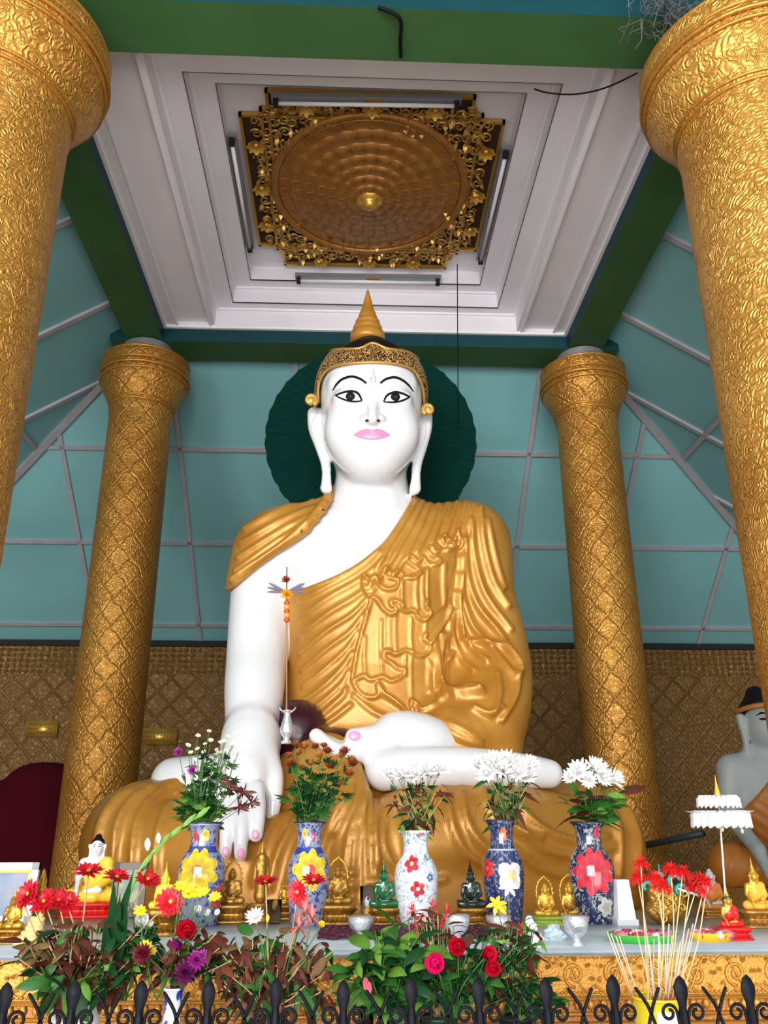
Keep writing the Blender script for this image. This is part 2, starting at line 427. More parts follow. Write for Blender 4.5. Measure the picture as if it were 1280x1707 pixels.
# ------------------------------------------------------------------ columns
def column(x, y, r0, r1, cap, mat, label, capz, seg=64):
    t = thing('round_column', (x, y, 0), label, 'column', 'four round gold columns around the statue')
    def lat(prof, name, m, mod=None, n=seg):
        V = []; F = []; UV = []
        k = len(prof)
        for i in range(k-1):
            for j in range(n): F.append((i*(n+1)+j, i*(n+1)+j+1, (i+1)*(n+1)+j+1, (i+1)*(n+1)+j))
        for (r, z) in prof:
            for j in range(n+1):
                a = 2*PIx*j/n; V.append((x+r*math.cos(a), y+r*math.sin(a), z))
        o = MB().add(V, F).build(name, m, t)
        uvl = o.data.uv_layers.new(name='UVMap'); li = np.zeros(len(o.data.loops), np.int32); o.data.loops.foreach_get('vertex_index', li)
        z = np.array([v[2] for v in V]); u = (np.arange(len(V)) % (n+1))/n
        uvl.data.foreach_set('uv', np.stack([u[li], z[li]], 1).ravel().astype(np.float32)); return o
    sh = capz-.76
    lat([(r0+.04, 0), (r0+.04, .2), (r0+.02, .3), (r0, .34)], 'base', M_GOLDD)
    lat([(r0+(r1-r0)*i/40, .3+(sh-.25)*i/40) for i in range(41)], 'shaft', mat)
    c = cap; z = sh
    prof = [(r1-.005, z-.06), (r1+.012, z-.02), (r1+.004, z+.03), (r1+.01, z+.07), (r1+.05*c/.13, z+.14), (r1+c*.7, z+.23), (r1+c*.95, z+.30), (r1+c*.93, z+.315), (r1+c, z+.33), (r1+c*1.02, z+.36),
            (r1+c*.97, z+.375), (r1+c*1.05, z+.39), (r1+c*1.05, z+.43), (r1+c*.96, z+.44), (r1+c*1.02, z+.46), (r1+c*1.03, z+.55), (r1+c*.95, z+.57), (r1+c*.85, z+.59), (r1+c*.6, z+.60), (r1*.9, z+.605), (r1*.5, z+.605)]
    lat(prof, 'capital', mat)
    for rr, zz, q in ((r1+c*.06, z+.045, .010), (r1+c*.10, z+.085, .012), (r1+c*.99, z+.325, .012), (r1+c*1.06, z+.385, .015), (r1+c*1.0, z+.45, .012), (r1+c*.98, z+.565, .012)):
        MB().tube([(x+rr*math.cos(2*PIx*i/64), y+rr*math.sin(2*PIx*i/64), zz) for i in range(64)], q, 8, closed=True).build('capital_ring', M_RINGG, t)
    lat([(r1*.8, z+.6), (r1*.82, capz)], 'neck_ring', M_STEEL)
    return t
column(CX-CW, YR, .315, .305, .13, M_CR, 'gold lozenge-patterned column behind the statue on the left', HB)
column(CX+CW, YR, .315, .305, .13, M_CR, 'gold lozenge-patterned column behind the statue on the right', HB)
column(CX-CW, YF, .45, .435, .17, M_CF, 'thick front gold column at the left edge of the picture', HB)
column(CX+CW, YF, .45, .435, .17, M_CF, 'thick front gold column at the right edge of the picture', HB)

# ------------------------------------------------------------------ signed distance modelling
class G:
    pass
def grid(lo, hi, h):
    n = [int(math.ceil((hi[i]-lo[i])/h))+1 for i in range(3)]
    ax = [np.float32(lo[i])+np.arange(n[i], dtype=np.float32)*np.float32(h) for i in range(3)]
    return ax, np.meshgrid(*ax, indexing='ij', sparse=True)
def smin(a, b, k):
    h = np.maximum(k-np.abs(a-b), 0)/k
    return np.minimum(a, b)-h*h*k*.25
def smax(a, b, k): return -smin(-a, -b, k)
def ell(X, c, r):
    x, y, z = (X[0]-c[0])/r[0], (X[1]-c[1])/r[1], (X[2]-c[2])/r[2]
    k0 = np.sqrt(x*x+y*y+z*z)+1e-6
    k1 = np.sqrt((x/r[0])**2+(y/r[1])**2+(z/r[2])**2)+1e-6
    return k0*(k0-1)/k1
def cap(X, a, b, ra, rb, flat=None):
    # tapered capsule; flat=(axis vector, factor) squeezes the section along that axis
    a = np.array(a, np.float32); b = np.array(b, np.float32)
    p = [X[i]-a[i] for i in range(3)]; d = b-a
    t = np.clip((p[0]*d[0]+p[1]*d[1]+p[2]*d[2])/float(d@d+1e-9), 0, 1)
    q = [p[i]-d[i]*t for i in range(3)]
    if flat:
        n = np.array(flat[0], np.float32); n /= np.linalg.norm(n)
        s = q[0]*n[0]+q[1]*n[1]+q[2]*n[2]; k = flat[1]-1
        q = [q[i]+n[i]*s*k for i in range(3)]
    return np.sqrt(q[0]**2+q[1]**2+q[2]**2)-(ra+(rb-ra)*t)
def chain(X, pts, k=.03, flat=None):
    f = None
    if len(pts) > 2: L = catmull([(*a, ra) for a, ra in pts], 4)
    else: L = [np.array((*a, ra)) for a, ra in pts]
    for a, b in zip(L[:-1], L[1:]):
        g = cap(X, a[:3], b[:3], a[3], b[3], flat); f = g if f is None else np.minimum(f, g)
    return f
def surfnet(f, lo, h):
    f = f.astype(np.float32); s = f < 0
    nx, ny, nz = f.shape
    c = s[:-1, :-1, :-1].astype(np.int8)
    acc = np.zeros(c.shape, np.int8)
    for i in (0, 1):
        for j in (0, 1):
            for k in (0, 1): acc += s[i:nx-1+i, j:ny-1+j, k:nz-1+k]
    act = np.argwhere((acc > 0) & (acc < 8))
    idx = -np.ones(c.shape, np.int32); idx[act[:, 0], act[:, 1], act[:, 2]] = np.arange(len(act))
    num = np.zeros((len(act), 3)); cnt = np.zeros(len(act))
    cor = [(i, j, k) for i in (0, 1) for j in (0, 1) for k in (0, 1)]
    val = {q: f[act[:, 0]+q[0], act[:, 1]+q[1], act[:, 2]+q[2]] for q in cor}
    for a in cor:
        for ax in range(3):
            if a[ax] == 0:
                b = list(a); b[ax] = 1; b = tuple(b)
                fa, fb = val[a], val[b]; m = (fa < 0) != (fb < 0)
                t = np.where(m, fa/np.where(m, fa-fb, 1), 0)
                p = np.repeat(np.array(a, float)[None], len(act), 0); p[:, ax] += t
                num[m] += p[m]; cnt += m
    V = (act+num/cnt[:, None])*h+np.array(lo)
    Fs = []
    for ax in range(3):
        sl0 = [slice(None)]*3; sl1 = [slice(None)]*3; sl0[ax] = slice(0, -1); sl1[ax] = slice(1, None)
        ch = s[tuple(sl0)] != s[tuple(sl1)]; e = np.argwhere(ch)
        o = [i for i in range(3) if i != ax]
        ok = (e[:, o[0]] > 0) & (e[:, o[1]] > 0) & (e[:, o[0]] < f.shape[o[0]]-1) & (e[:, o[1]] < f.shape[o[1]]-1)
        e = e[ok]; sg = s[e[:, 0], e[:, 1], e[:, 2]]
        q = []
        for d0, d1 in ((-1, -1), (0, -1), (0, 0), (-1, 0)):
            c_ = e.copy(); c_[:, o[0]] += d0; c_[:, o[1]] += d1; q.append(idx[c_[:, 0], c_[:, 1], c_[:, 2]])
        q = np.stack(q, 1)
        flip = sg if ax != 1 else ~sg
        q[~flip] = q[~flip][:, ::-1]; Fs.append(q)
    F = np.concatenate(Fs); F = F[(F >= 0).all(1)]
    return V, F
def normals(V, F):
    n = np.cross(V[F[:, 2]]-V[F[:, 0]], V[F[:, 3]]-V[F[:, 1]])
    N = np.zeros_like(V)
    for i in range(4): np.add.at(N, F[:, i], n)
    return N/(np.linalg.norm(N, axis=1, keepdims=True)+1e-12)
def smooth_mesh(V, F, it=1, lam=.5):
    for _ in range(it):
        A = np.zeros_like(V); c = np.zeros(len(V))
        for i in range(4):
            a, b = F[:, i], F[:, (i+1) % 4]
            np.add.at(A, a, V[b]); np.add.at(c, a, 1)
        V = V+(A/np.maximum(c, 1)[:, None]-V)*lam
    return V
def sdfmesh(fn, lo, hi, h, sm=1):
    ax, X = grid(lo, hi, h); f = fn(X)
    f = np.broadcast_to(f, [len(a) for a in ax]); V, F = surfnet(f, lo, h)
    return smooth_mesh(V, F, sm), F
def march(fn, px, py, Y0, Y1, n=60):
    # first hit of the sight line through a pixel with a shape (arrays of pixels)
    px = np.atleast_1d(np.array(px, float)); py = np.atleast_1d(np.array(py, float))
    D = (px-640)[:, None]*RT+(853.5-py)[:, None]*UP+FPX*FW; D = D/D[:, 1:2]
    t = np.full(len(px), Y0); hit = np.zeros(len(px), bool)
    for _ in range(n):
        Q = D*t[:, None]; f = fn([Q[:, 0], Q[:, 1], Q[:, 2]+EYE])
        t = np.where(hit, t, t+np.clip(f, -.02, .06)*.8); hit |= np.abs(f) < 5e-4
    Q = D*t[:, None]; Q[:, 2] += EYE
    return Q
def grad(fn, Q, e=.004):
    g = []
    for i in range(3):
        a = Q.copy(); b = Q.copy(); a[:, i] += e; b[:, i] -= e
        g.append(fn([a[:, 0], a[:, 1], a[:, 2]])-fn([b[:, 0], b[:, 1], b[:, 2]]))
    g = np.stack(g, 1); return g/(np.linalg.norm(g, axis=1, keepdims=True)+1e-9)
def patch(name, outline, fn, mat, parent, Y0, Y1, off=.004, res=None, org=(0, 0, 0)):
    # a painted or applied shape: outline in picture positions laid on the surface fn, with a little thickness
    o = np.array(outline, float); c = o.mean(0)
    rings = res or 5; n = len(o); pts = [c]
    for k in range(1, rings+1): pts += list(c+(o-c)*(k/rings))
    pts = np.array(pts); Q = march(fn, pts[:, 0], pts[:, 1], Y0, Y1); N = grad(fn, Q)
    Q2 = Q+N*off; Q2[-n:] = Q[-n:]-N[-n:]*off*.3
    F = [(0, 1+i, 1+(i+1) % n) for i in range(n)]
    for k in range(rings-1):
        for i in range(n): F.append((1+k*n+i, 1+(k+1)*n+i, 1+(k+1)*n+(i+1) % n, 1+k*n+(i+1) % n))
    mb = MB(); mb.add(Q2, F)
    return mb.build(name, mat, parent, True, Vector(org))
def stroke(name, line, w, fn, mat, parent, Y0, Y1, off=.004, org=(0, 0, 0)):
    # a painted line of varying width w (pixels) laid on the surface
    L = np.array(catmull(line, 5), float); n = len(L); w = np.interp(np.linspace(0, 1, n), np.linspace(0, 1, len(w)), w)
    T_ = np.gradient(L, axis=0); T_ /= np.linalg.norm(T_, axis=1, keepdims=True)+1e-9; N2 = np.stack([-T_[:, 1], T_[:, 0]], 1)
    pts = np.concatenate([L+N2*w[:, None]*.5, L, L-N2*w[:, None]*.5]); Q = march(fn, pts[:, 0], pts[:, 1], Y0, Y1); N = grad(fn, Q)
    Q = Q+N*off; Q[:n] -= N[:n]*off*.8; Q[2*n:] -= N[2*n:]*off*.8
    F = []
    for i in range(n-1): F += [(i, i+1, n+i+1, n+i), (n+i, n+i+1, 2*n+i+1, 2*n+i)]
    return MB().add(Q, F).build(name, mat, parent, True, Vector(org))
def segdist(px, py, line):
    d = np.full(np.broadcast(px, py).shape, 1e9)
    for a, b in zip(line[:-1], line[1:]):
        ax, ay = a; bx, by = b; dx, dy = bx-ax, by-ay; L = dx*dx+dy*dy+1e-9
        t = np.clip(((px-ax)*dx+(py-ay)*dy)/L, 0, 1)
        d = np.minimum(d, np.hypot(px-ax-t*dx, py-ay-t*dy))
    return d
def polysd(px, py, poly):       # signed pixel distance, negative inside
    poly = [tuple(p) for p in poly]; d = segdist(px, py, poly+[poly[0]]); ins = np.zeros(d.shape, bool)
    n = len(poly)
    for i in range(n):
        (x1, y1), (x2, y2) = poly[i], poly[(i+1) % n]
        if y1 == y2: continue
        m = ((y1 > py) != (y2 > py)) & (px < (x2-x1)*(py-y1)/(y2-y1)+x1); ins ^= m
    return np.where(ins, -d, d)
class Relief:      # carved folds: a height picture over the statue's front
    def __init__(s, x0, y0, x1, y1, st=1.0):
        s.b = (x0, y0, x1, y1); s.st = st
        s.gx, s.gy = np.meshgrid(np.arange(x0, x1, st), np.arange(y0, y1, st)); s.H = np.zeros(s.gx.shape)
    def line(s, pts, w, amp, k=5, mode='add', skew=0):
        L = np.array(catmull(pts, k)) if k > 1 else np.array(pts, float)
        lo = L.min(0)-w*3.2; hi = L.max(0)+w*3.2; x0, y0 = s.b[:2]
        i0, i1 = int(max(0, (lo[1]-y0)/s.st)), int(max(0, (hi[1]-y0)/s.st)); j0, j1 = int(max(0, (lo[0]-x0)/s.st)), int(max(0, (hi[0]-x0)/s.st))
        gx, gy = s.gx[i0:i1, j0:j1], s.gy[i0:i1, j0:j1]
        if gx.size == 0: return
        d = segdist(gx, gy, L); v = amp*np.exp(-(d/w)**2)
        if mode == 'add': s.H[i0:i1, j0:j1] += v
        else: s.H[i0:i1, j0:j1] = np.maximum(s.H[i0:i1, j0:j1], v)
    def poly(s, pts, h, blur=3):
        L = np.array(pts, float); lo = L.min(0)-blur*3; hi = L.max(0)+blur*3; x0, y0 = s.b[:2]
        i0, i1 = int(max(0, (lo[1]-y0)/s.st)), int(max(0, (hi[1]-y0)/s.st)); j0, j1 = int(max(0, (lo[0]-x0)/s.st)), int(max(0, (hi[0]-x0)/s.st))
        gx, gy = s.gx[i0:i1, j0:j1], s.gy[i0:i1, j0:j1]; d = polysd(gx, gy, L)
        s.H[i0:i1, j0:j1] += h*np.clip(.5-d/(2*blur), 0, 1)
    def sample(s, px, py):
        x = np.clip((px-s.b[0])/s.st, 0, s.H.shape[1]-1.01); y = np.clip((py-s.b[1])/s.st, 0, s.H.shape[0]-1.01)
        i, j = y.astype(int), x.astype(int); u, v = x-j, y-i; H = s.H
        return H[i, j]*(1-u)*(1-v)+H[i, j+1]*u*(1-v)+H[i+1, j]*(1-u)*v+H[i+1, j+1]*u*v
    def apply(s, V, F, yback):
        N = normals(V, F); px, py = PX(V)
        front = np.clip((-N@FW+.05)/.35, 0, 1)*np.clip((yback-V[:, 1])/.15, 0, 1)
        return V+N*(s.sample(px, py)*front)[:, None]

# ------------------------------------------------------------------ the great statue
ST = thing('buddha_statue', (CX, 6.0, 1.13), 'huge seated Buddha statue with white skin and draped gold robe', 'statue')
SO = ORG['buddha_statue']
HY = 5.75
hc = P(619, 655, HY); HX = hc[0]
def Z_(py, Y, px=619): return P(px, py, Y)[2]
def head(X):
    X = [X[0], X[1], X[2]]
    z650 = Z_(655, HY)
    f = ell(X, (HX, HY, z650+.0), (.395, .42, .383))
    jaw = ell(X, (HX, HY-.08, Z_(712, 5.55)), (.355, .32, .36))
    f = smin(f, jaw, .22)
    chin = ell(X, (HX, 5.50, Z_(762, 5.45)), (.17, .14, .13)); f = smin(f, chin, .26)
    for s in (-1, 1):
        ck = ell(X, (HX+s*.19, 5.49, Z_(715, 5.45)), (.13, .11, .15)); f = smin(f, ck, .14)
    neck = cap(X, (HX+.005, 5.93, Z_(850, 5.93)), (HX, 5.83, Z_(740, 5.83)), .275, .245); f = smin(f, neck, .10)
    # nose
    yf = 5.36
    b0 = P(621, 664, yf+.005); b1 = P(621, 699, yf-.07)
    f = smin(f, cap(X, b0, b1, .026, .040), .05)
    for s in (-1, 1):
        w = P(621+s*14, 700, yf-.025); f = smin(f, ell(X, w, (.032, .045, .028)), .03)
    for s in (-1, 1):
        n_ = P(621+s*10.5, 703.5, yf-.085); f = smax(f, -ell(X, n_, (.016, .05, .014)), .008)
    # brow ridge, lids
    for s in (-1, 1):
        f = smin(f, cap(X, P(621+s*18, 640, yf+.04), P(621+s*62, 640, yf+.13), .03, .02), .09)
        e = P(621+s*39, 664, 5.425); f = smin(f, ell(X, e, (.115, .07, .06)), .05)
    # lips
    for s in (-1, 1):
        f = smin(f, cap(X, P(621, 718, yf-.015), P(621+s*19, 720, yf+.03), .024, .012), .025)
    f = smin(f, cap(X, P(612, 727, yf-.01), P(630, 727, yf-.01), .028, .028), .03)
    # ears
    for s in (-1, 1):
        o = lambda dx, py, y: (lambda q: (q[0], q[1], q[2]))(P(619+s*dx, py, y))
        if s < 0: pts = [(o(95, 690, 5.78), .055), (o(93, 715, 5.75), .055), (o(84, 745, 5.73), .045), (o(76, 775, 5.72), .036), (o(75, 800, 5.71), .038), (o(76, 814, 5.71), .044)]
        else: pts = [(o(90, 692, 5.78), .055), (o(89, 715, 5.75), .055), (o(83, 745, 5.73), .045), (o(76, 775, 5.72), .036), (o(74, 800, 5.71), .038), (o(74, 814, 5.71), .044)]
        ear = chain(X, pts, .03)
        gr = chain(X, [(o(90, 695, 5.70), .022), (o(88, 720, 5.68), .022), (o(80, 745, 5.67), .012)], .02)
        ear = smax(ear, -gr, .02); f = smin(f, ear, .025)
    return f
# right arm (picture left), hand and fingers
def arm(X):
    f = chain(X, [(P(452, 925, 5.95), .25), (P(437, 985, 5.9), .225), (P(428, 1090, 5.72), .205), (P(424, 1150, 5.55), .195), (P(421, 1200, 5.4), .170), (P(419, 1232, 5.29), .150)], .10)
    nrm = (0.0, 1.0, .35)
    palm = chain(X, [(P(419, 1238, 5.26), .135), (P(412, 1272, 5.13), .155), (P(404, 1300, 5.03), .142)], .08, (nrm, 1.75))
    f = smin(f, palm, .18)
    for a, b, c, r in (((428, 1315, 4.95), (430, 1358, 4.86), (426.5, 1393, 4.83), .044), ((405, 1318, 4.95), (402.5, 1380, 4.82), (401, 1425, 4.81), .041),
                       ((381, 1318, 4.96), (378, 1378, 4.84), (376, 1422, 4.82), .040), ((362, 1310, 4.98), (356, 1360, 4.87), (352, 1400, 4.85), .035)):
        f = smin(f, chain(X, [(P(*a), r*1.08), (P(*b), r), (P(*c), r*.9)], .02), .012)
    th = chain(X, [(P(438, 1260, 5.17), .085), (P(455, 1290, 5.10), .062), (P(457, 1325, 5.06), .050), (P(453, 1360, 5.04), .040)], .04)
    return smin(f, th, .05)
def torso_core(X):
    z = X[2]; zs_ = [1.9, 2.2, 2.6, 3.0, 3.35, 3.6, 3.78]
    a = np.interp(z, zs_, [.60, .56, .565, .60, .68, .66, .50]); b = np.interp(z, zs_, [.50, .43, .40, .42, .42, .36, .27])
    cy = np.interp(z, zs_, [5.92, 5.93, 5.93, 5.92, 5.92, 5.94, 5.95]); cx = P(624, 1000, 5.9)[0]
    q = ((np.abs(X[0]-cx)/a)**2.4+(np.abs(X[1]-cy)/b)**2.2)**(1/2.3)
    f = (q-1)*np.minimum(a, b)*.9
    f = smax(f, z-3.74, .22); return smax(f, 1.75-z, .1)
def torso(X):
    f = torso_core(X)
    sh = cap(X, P(478, 905, 5.95), P(775, 905, 5.95), .235, .235); f = smin(f, sh, .16)
    nk = cap(X, P(619, 868, 5.95), P(619, 828, 5.93), .34, .26); f = smin(f, nk, .22)
    return f
def laphand(X):
    # left hand lying palm up in the lap, then the sole-up foot in front of it
    f = chain(X, [(P(760, 1262, 5.45), .13), (P(715, 1235, 5.33), .15), (P(665, 1222, 5.25), .135), (P(640, 1230, 5.2), .10)], .10)
    f = smin(f, chain(X, [(P(655, 1226, 5.2), .085), (P(620, 1227, 5.12), .062), (P(590, 1229, 5.08), .055)], .04), .05)
    for a, b, c, r in (((640, 1250, 5.16), (570, 1254, 5.05), (527, 1226, 5.04), .048), ((640, 1248, 5.24), (580, 1250, 5.14), (545, 1236, 5.12), .045)):
        f = smin(f, chain(X, [(P(*a), r*1.5), (P(*b), r), (P(*c), r*.9)], .03), .04)
    return f
def foot(X):
    f = chain(X, [(P(640, 1285, 5.10), .115), (P(700, 1279, 5.08), .12), (P(790, 1280, 5.10), .115), (P(870, 1285, 5.18), .102), (P(915, 1290, 5.22), .085)], .08)
    f2 = chain(X, [(P(290, 1302, 5.6), .145), (P(330, 1300, 5.55), .15), (P(400, 1290, 5.5), .13)], .08)
    return np.minimum(f, f2)
def lower_body(X): return smin(laphand(X), foot(X), .04)
def skin_rest(X):
    return np.minimum(smin(torso(X), arm(X), .10), lower_body(X))
def skin_up(X): return smin(head(X), torso(X), .10)
VA, FA = sdfmesh(skin_up, (HX-.56, 5.2, 4.05), (HX+.56, 6.3, 5.75), .0095, 2)
def skin_low(X): return np.minimum(smin(skin_up(X), arm(X), .10), 9)
VB, FB = sdfmesh(skin_low, (-1.05, 4.65, 1.22), (.98, 6.35, 4.06), .017, 2)
VC, FC = sdfmesh(lower_body, (-1.35, 4.85, 1.75), (1.45, 5.75, 2.45), .013, 2)
BODY = npmesh('body', np.concatenate([VA, VB, VC]), np.concatenate([FA, FB+len(VA), FC+len(VA)+len(VB)]), M_SKIN, ST, SO)

# face paint
FO = lambda s: [(621+s*(x-621), y) for x, y in s_]
def face(name, pts, mat, off=.005, res=5, par=None): return patch(name, pts, head, mat, par or ST, 5.0, 5.6, off, res, SO)
def fline(name, pts, w, mat=None, off=.007, par=None): return stroke(name, pts, w, head, mat or M_BLACK, par or ST, 5.0, 5.6, off, SO)
Z1 = lambda x, y: (430+x*370/1280, 470+y*370/1280)       # positions read off an enlarged crop
def zz(L): return [Z1(*p) for p in L]
fline('eyebrow', zz([(432, 628), (450, 595), (485, 562), (540, 546), (590, 560), (625, 585)]), [1.6, 3.8, 4.2, 4.2, 3.6])
fline('eyebrow', zz([(705, 585), (735, 562), (785, 550), (830, 565), (870, 598), (895, 632)]), [3.6, 4.2, 4.2, 3.8, 1.6])
for ol, iris, lid, low in (
    ([(455, 655), (490, 640), (540, 634), (575, 645), (597, 683), (560, 688), (520, 684), (485, 672)], (533, 662), [(446, 654), (490, 640), (540, 632), (578, 645), (600, 686)], [(452, 658), (490, 675), (530, 687), (565, 690), (600, 686)]),
    ([(728, 688), (745, 655), (790, 639), (835, 647), (866, 662), (840, 678), (800, 690), (760, 691)], (792, 665), [(724, 692), (745, 655), (790, 638), (835, 646), (874, 663)], [(724, 692), (765, 694), (800, 692), (840, 681), (874, 663)])):
    EW = patch('eye_white', catmull(zz(ol), 3, True), head, plain('eye white', (.85, .85, .85), .2), ST, 5.0, 5.6, .004, 5, SO)
    ix, iy = Z1(*iris)
    an = np.linspace(0, 2*PIx, 20, endpoint=False)
    face('iris', [(ix+9.6*math.cos(a), iy-.3+8.2*math.sin(a)) for a in an], M_BLACK, .007, 4, EW)
    face('eye_glint', [(ix+1.6*math.cos(a), iy-.4+1.3*math.sin(a)) for a in an], plain('eye glint grey', (.25, .27, .30), .2), .0078, 2, EW)
    fline('eyelid_line', zz(lid), [2.2, 4.4, 5.0, 4.4, 2.6], None, .010, EW)
    fline('eyelid_line', zz(low), [2.0, 3.4, 3.6, 3.4, 2.2], None, .010, EW)
face('lips', catmull(zz([(550, 884), (585, 856), (625, 846), (655, 850), (690, 846), (725, 856), (762, 882), (722, 904), (660, 913), (598, 905)]), 4, True), M_LIP, .006, 6)
fline('mouth_line', zz([(552, 884), (600, 882), (655, 886), (710, 882), (762, 884)]), [.8, 1.2, 1.4, 1.2, .8], plain('deep pink', (.60, .16, .32), .3), .010)
fline('forehead_mark', zz([(668, 505), (668, 535), (680, 555), (672, 576), (652, 570), (655, 550), (668, 552)]), [1.0, 1.6, 1.8, 1.6, 1.6], plain('silver pink mark', (.5, .42, .46), .3, .5), .008)
for x_ in (611.5, 631):
    face('nostril', [(x_+3.4*math.cos(a), 701.5+2.6*math.sin(a)) for a in np.linspace(0, 2*PIx, 12, endpoint=False)], plain('dark nostril', (.05, .02, .03), .6), .004, 2)
for s in (0, 1):
    L = [(352, 745), (318, 790), (312, 850), (332, 910)] if s == 0 else [(945, 775), (965, 810), (968, 870), (955, 930)]
    fline('ear_line', zz(L), [1.2, 2.4, 2.2, 1], M_EARP, .006)

# nails
def sk(X): return np.minimum(arm(X), laphand(X))
for cx_, cy_, rx, ry in ((425.5, 1391, 6.5, 8.5), (401, 1423, 6.5, 9), (376.5, 1420, 6.5, 9), (352, 1402, 5, 8)):
    an = np.linspace(0, 2*PIx, 16, endpoint=False)
    patch('finger_nail', [(cx_+rx*math.cos(a), cy_+ry*math.sin(a)) for a in an], arm, M_NAIL, ST, 4.5, 5.4, .004, 4, SO)
patch('thumb_nail', [(591+11*math.cos(a), 1227+9*math.sin(a)) for a in np.linspace(0, 2*PIx, 18, endpoint=False)], laphand, M_NAIL, ST, 4.5, 5.6, .005, 4, SO)

# hair, crown band and finial
z650 = Z_(655, HY)
FACE = [(531, 692), (530, 655), (534, 630), (548, 614), (575, 607), (620, 604), (662, 607), (688, 616), (699, 632), (706, 655), (708, 700), (708, 1200), (531, 1200)]
OUT = [(500, 696), (498, 650), (512, 640), (520, 608), (535, 590), (556, 581), (598, 580), (621, 569), (645, 580), (682, 586), (704, 602), (714, 625), (724, 650), (728, 700), (708, 700), (708, 640), (531, 640), (531, 696)]
def hair0(X): return ell(X, (HX, HY+.04, z650+.02), (.415, .445, .415))
def pxgrid(X):
    x, y, z = np.broadcast_arrays(X[0], X[1], X[2]); V = np.stack([x, y, z-EYE], -1).astype(float); w = V@FW
    return 640+FPX*(V@RT)/w, 853.5-FPX*(V@UP)/w
def poly_map(poly, X):      # distance looked up from a picture-resolution table
    key = str(poly)
    if key not in PM:
        xs = np.array(poly); x0, y0 = 250, 480; gx, gy = np.meshgrid(np.arange(x0, 1150, 2.0), np.arange(y0, 1520, 2.0)); PM[key] = polysd(gx, gy, poly)
    px, py = pxgrid(X); T_ = PM[key]; i = np.clip((py-480)/2, 0, T_.shape[0]-1.01); j = np.clip((px-250)/2, 0, T_.shape[1]-1.01)
    ii, jj = i.astype(int), j.astype(int); u, v = i-ii, j-jj
    return (T_[ii, jj]*(1-u)*(1-v)+T_[ii+1, jj]*u*(1-v)+T_[ii, jj+1]*(1-u)*v+T_[ii+1, jj+1]*u*v)/228.0
PM = {}
def hairf(X):
    f = hair0(X); m = -poly_map(FACE, X)-np.maximum(X[1]-5.72, 0)*2
    f = smax(f, m, .01)
    f = smax(f, (z650-.34)-X[2]+0*X[1], .05)
    top = ell(X, (HX, HY+.08, z650+.40), (.17, .17, .13)); return smin(f, top, .08)
def band(X):
    f = hair0(X)-.03; m = -poly_map(FACE, X); f = smax(f, m, .012)
    f = smax(f, poly_map(OUT, X), .012); f = smax(f, X[1]-5.86, .02); return smax(f, -(hair0(X)+.03), .01)
V, F = sdfmesh(hairf, (HX-.5, 5.2, 4.4), (HX+.5, 6.4, 5.95), .017, 1); npmesh('hair', V, F, M_HAIR, ST, SO)
def band_mat():
    m = Mt('gold filigree on dark red', .35, .4, .5); n = m.voro(34); w = (n*14+m.noise(30, 3)*9).sin()
    return m.color(m.mix(w.ss(-.35, .15), (0.045, 0.008, 0.012), (0.72, 0.42, 0.12))).bump(w, .006).m
V, F = sdfmesh(band, (HX-.55, 5.1, 4.3), (HX+.55, 5.95, 5.85), .0085, 1); CB = npmesh('crown_band', V, F, band_mat(), ST, SO)
bandf = lambda X: hair0(X)-.03
M_GB = plain('bright gold edge', (0.58, 0.33, 0.08), .4, .5)
ei = [(531, 672), (530, 650), (535, 630), (549, 614), (575, 607), (620, 604), (662, 607), (688, 616), (699, 632), (706, 652), (708, 690)]
for L in (ei, [(x, y-1) for x, y in [(519, 640), (524, 612), (537, 594), (558, 584), (598, 582), (621, 573), (645, 582), (680, 588), (702, 604), (712, 625)]]):
    Q = march(bandf, [p[0] for p in catmull(L, 4)], [p[1] for p in catmull(L, 4)], 5.0, 5.8)
    Q = Q[np.abs(bandf([Q[:, 0], Q[:, 1], Q[:, 2]])) < .008]
    MB().tube([tuple(q) for q in Q], .011, 6).build('crown_edge', M_GB, CB, True, SO)
for s, (cx_, cy_) in ((-1, (518, 668)), (1, (714, 684))):
    c = np.array(P(cx_, cy_, 5.6)); pts = []
    for i in range(26):
        a = i*.42; r = .006+.036*i/25; pts.append(c+np.array([s*r*math.cos(a), -.01*i/25, r*math.sin(a)*1.15]))
    mb = MB(); mb.tube(pts, [.012+.009*i/25 for i in range(26)], 7); mb.ball(c, (.035, .03, .04)); mb.build('crown_curl', M_GB, CB, True, SO)
fb = np.array(P(612.5, 572, 5.83)); pm = pxm(5.83, fb[2]); zt = P(612, 482, 5.83)[2]-fb[2]
prof = [(28, 0), (29, .04), (28.5, .16), (24, .18), (25, .21), (24.5, .27), (20, .30), (21, .33), (20.5, .38), (16, .41), (16.5, .44), (14.5, .52), (11, .60), (8, .72), (5, .84), (2.4, .95), (.6, 1.0)]
MB().lathe([(r/pm, z*zt) for r, z in prof], fb, 28).build('crown_finial', M_ROBE, ST, True, SO)
# bowl in the lap
V, F = sdfmesh(lambda X: smin(ell(X, P(497, 1222, 5.52), (.19, .2, .21)), ell(X, P(556, 1240, 5.4), (.20, .2, .10)), .06), (-1.0, 5.1, 1.6), (.45, 6.0, 2.7), .018, 1)
npmesh('alms_bowl', V, F, plain('dark maroon lacquer', (0.035, 0.004, 0.010), .3), ST, SO)

